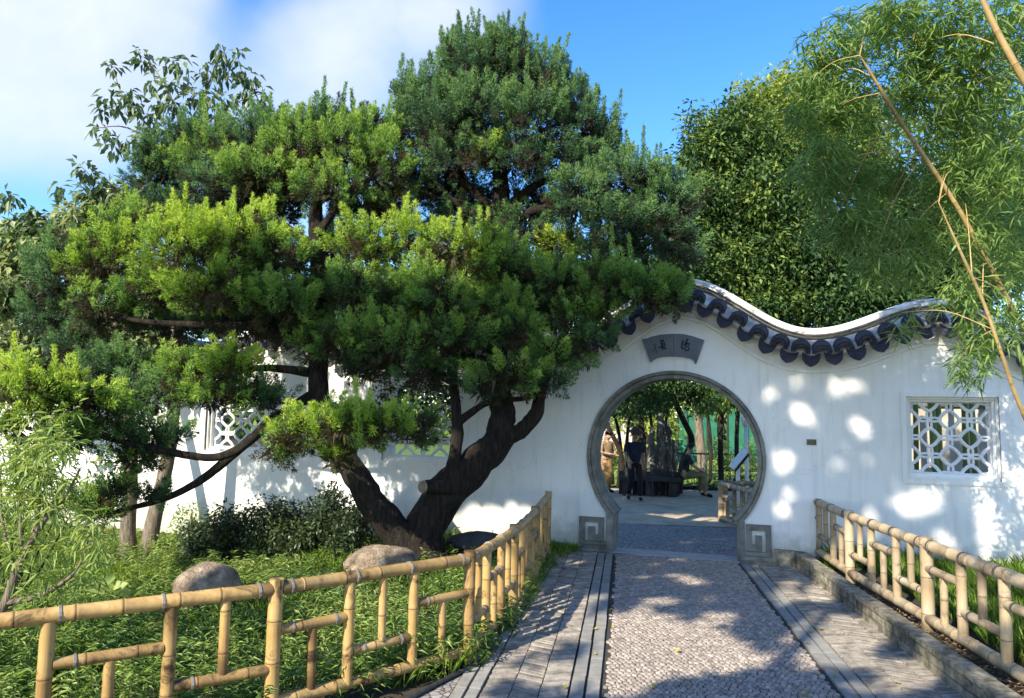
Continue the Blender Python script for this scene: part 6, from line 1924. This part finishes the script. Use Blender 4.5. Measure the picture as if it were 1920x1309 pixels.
def shade_canopy():
    tree_specs = [((-4.6, -3.6), 'tall leafy tree standing out of the picture behind the left of the viewpoint'), ((-1.2, -4.6), 'tall leafy tree standing out of the picture straight behind the viewpoint'), ((-8.6, -0.6), 'tall leafy tree standing out of the picture at the far left')]
    e1 = np.array([LH[1], -LH[0], 0]); fwd = np.array([LH[0], LH[1], 0])
    S0, S1, T0, T1 = -7.5, 1.0, 2.0, 9.7
    n = 305000
    tan = math.tan(SUN_EL)
    nc = 2200
    cs = rng.uniform(S0, S1, nc); ct = rng.uniform(T0, T1, nc); cf = rng.uniform(-7.2, -1.6, nc)
    k = rng.integers(0, nc, n)
    s = cs[k] + rng.normal(size=n) * .17; t = ct[k] + rng.normal(size=n) * .15; f = cf[k] + rng.normal(size=n) * .22
    z = t - tan * f
    P = e1 * s[:, None] + fwd * f[:, None]; P[:, 2] = z
    kg = (0.0 - P[:, 2]) / LIGHT[2]
    Hg = P + LIGHT * kg[:, None]
    den = LIGHT @ WN
    kw = ((G - P) @ WN) / den
    Hw = P + LIGHT * kw[:, None]
    onw = (kw < kg)
    H = np.where(onw[:, None], Hw, Hg)
    px, py = proj(H)
    tw = (H - G) @ WD
    keep = np.ones(n, bool)
    jx = px + rng.normal(size=n) * 5; jy = py + rng.normal(size=n) * 3
    r2 = np.random.default_rng(5)

    def ripple(x, y, wl0, wl1, nn, ax):
        h = 0
        for _ in range(nn):
            a = r2.uniform(0, PI); wl_ = r2.uniform(wl0, wl1)
            h = h + np.sin((x * math.cos(a) + y * ax * math.sin(a)) * 2 * PI / wl_ + r2.uniform(0, 6.3))
        return h / math.sqrt(nn / 2)
    hwall = ripple(tw * 0.8 + H[:, 2] * .5, H[:, 2], .22, .70, 14, 1.0)
    hgr = ripple(H[:, 0], H[:, 1], .35, 1.1, 14, .8)
    keep &= ~(onw & (tw > -3.2) & (tw < 3.5) & (H[:, 2] < 2.5) & (hwall > np.where(tw > 1.0, 1.1, 1.7)))
    keep &= ~((~onw) & (hgr > 0.85))
    small = [(r2.uniform(1330, 1900), r2.uniform(690, 980), r2.uniform(5, 13), r2.uniform(5, 10)) for _ in range(70)] + [(r2.uniform(1400, 1690), r2.uniform(690, 960), r2.uniform(10, 22), r2.uniform(8, 15)) for _ in range(22)] + [(r2.uniform(830, 1080), r2.uniform(730, 1000), r2.uniform(7, 12), r2.uniform(6, 11)) for _ in range(16)]
    smg = [(r2.uniform(1100, 1700), r2.uniform(1060, 1300), r2.uniform(10, 26), r2.uniform(4, 9)) for _ in range(40)]
    warpx = 9 * np.sin(px / 17 + py / 11) + 6 * np.sin(px / 7.3 - py / 9.1 + 2); warpy = 5 * np.sin(px / 13 - py / 8 + 1) + 3 * np.sin(px / 6.1 + py / 5.3)
    jx = jx + warpx; jy = jy + warpy
    for (cx_, cy_, rx, ry) in HOLES_G + smg: keep &= ~((~onw) & (((jx - cx_) / rx) ** 2 + ((jy - cy_) / ry) ** 2 < 1))
    for (cx_, cy_, rx, ry) in HOLES_W: keep &= ~(onw & (((jx - cx_) / rx) ** 2 + ((jy - cy_) / ry) ** 2 < 1))
    # left part of the wall: broken shade only
    lowf = np.sin(cs * 3.1 + 1.3) * np.cos(ct * 3.7 + .4) + 0.5 * np.sin(cs * 7.3 + ct * 5.9)
    keep &= ~(onw & (tw < -4.8))
    tg = np.linspace(-13, 10, 800); rg = np.array([ridge(v) for v in tg])
    keep &= ~(onw & (H[:, 2] > np.interp(tw, tg, rg) - 0.16))
    keep &= ~((~onw) & (path_v(H[:, 0], H[:, 1]) > 1.62) & (lowf[k] < 0.45))
    keep &= ~(onw & (tw < -1.3) & (H[:, 2] > 1.75))
    keep &= ~(onw & (px > 1640) & (H[:, 2] > 2.3))
    keep &= ~(onw & (px > 1830))
    keep &= ~((~onw) & (px < 940) & (H[:, 1] > 3.9))
    keep &= ~((~onw) & (H[:, 1] < 3.4) & (H[:, 0] < -.2))
    keep &= z > 2.6
    qx, qy = proj(P); vis = ((P - CAM) @ c_f > 0.05) & (qx > -160) & (qx < 2080) & (qy > -160) & (qy < 1470)
    keep &= ~vis
    P = P[keep]; n = len(P)
    D = unit(rng.normal(size=(n, 3)) + np.array([0, 0, -.4])); N = unit(-LIGHT * 0.9 + rng.normal(size=(n, 3)) * .7)
    which = np.argmin(np.stack([np.hypot(P[:, 0] - a[0] - .8, P[:, 1] - a[1] - .8) for a, _ in tree_specs], 1), 1)
    for i, ((x_, y_), lab) in enumerate(tree_specs):
        m = which == i
        if m.sum() < 50: continue
        root = empty('shade_tree', (x_, y_, 0), lab, 'tree')
        Q = P[m]
        leaf_obj('crown', [leaf_geo(Q, D[m], N[m], rng.uniform(.09, .15, m.sum()), rng.uniform(.05, .075, m.sum()), rng.random(m.sum()))], 'broadleaf', root)
        mb = MB(); c = Q.mean(0)
        limb(mb, [(x_, y_, -.1, .24), (x_ + .1, y_ + .1, 2.0, .19), (x_ * .8 + c[0] * .2, y_ * .8 + c[1] * .2, 3.6, .15), tuple(c * .6 + np.array([x_, y_, 4.5]) * .4) + (.08,), tuple(c) + (.03,)], 10, 5)
        mb.build('trunk', 'bark_grey', root, True)


shade_canopy()
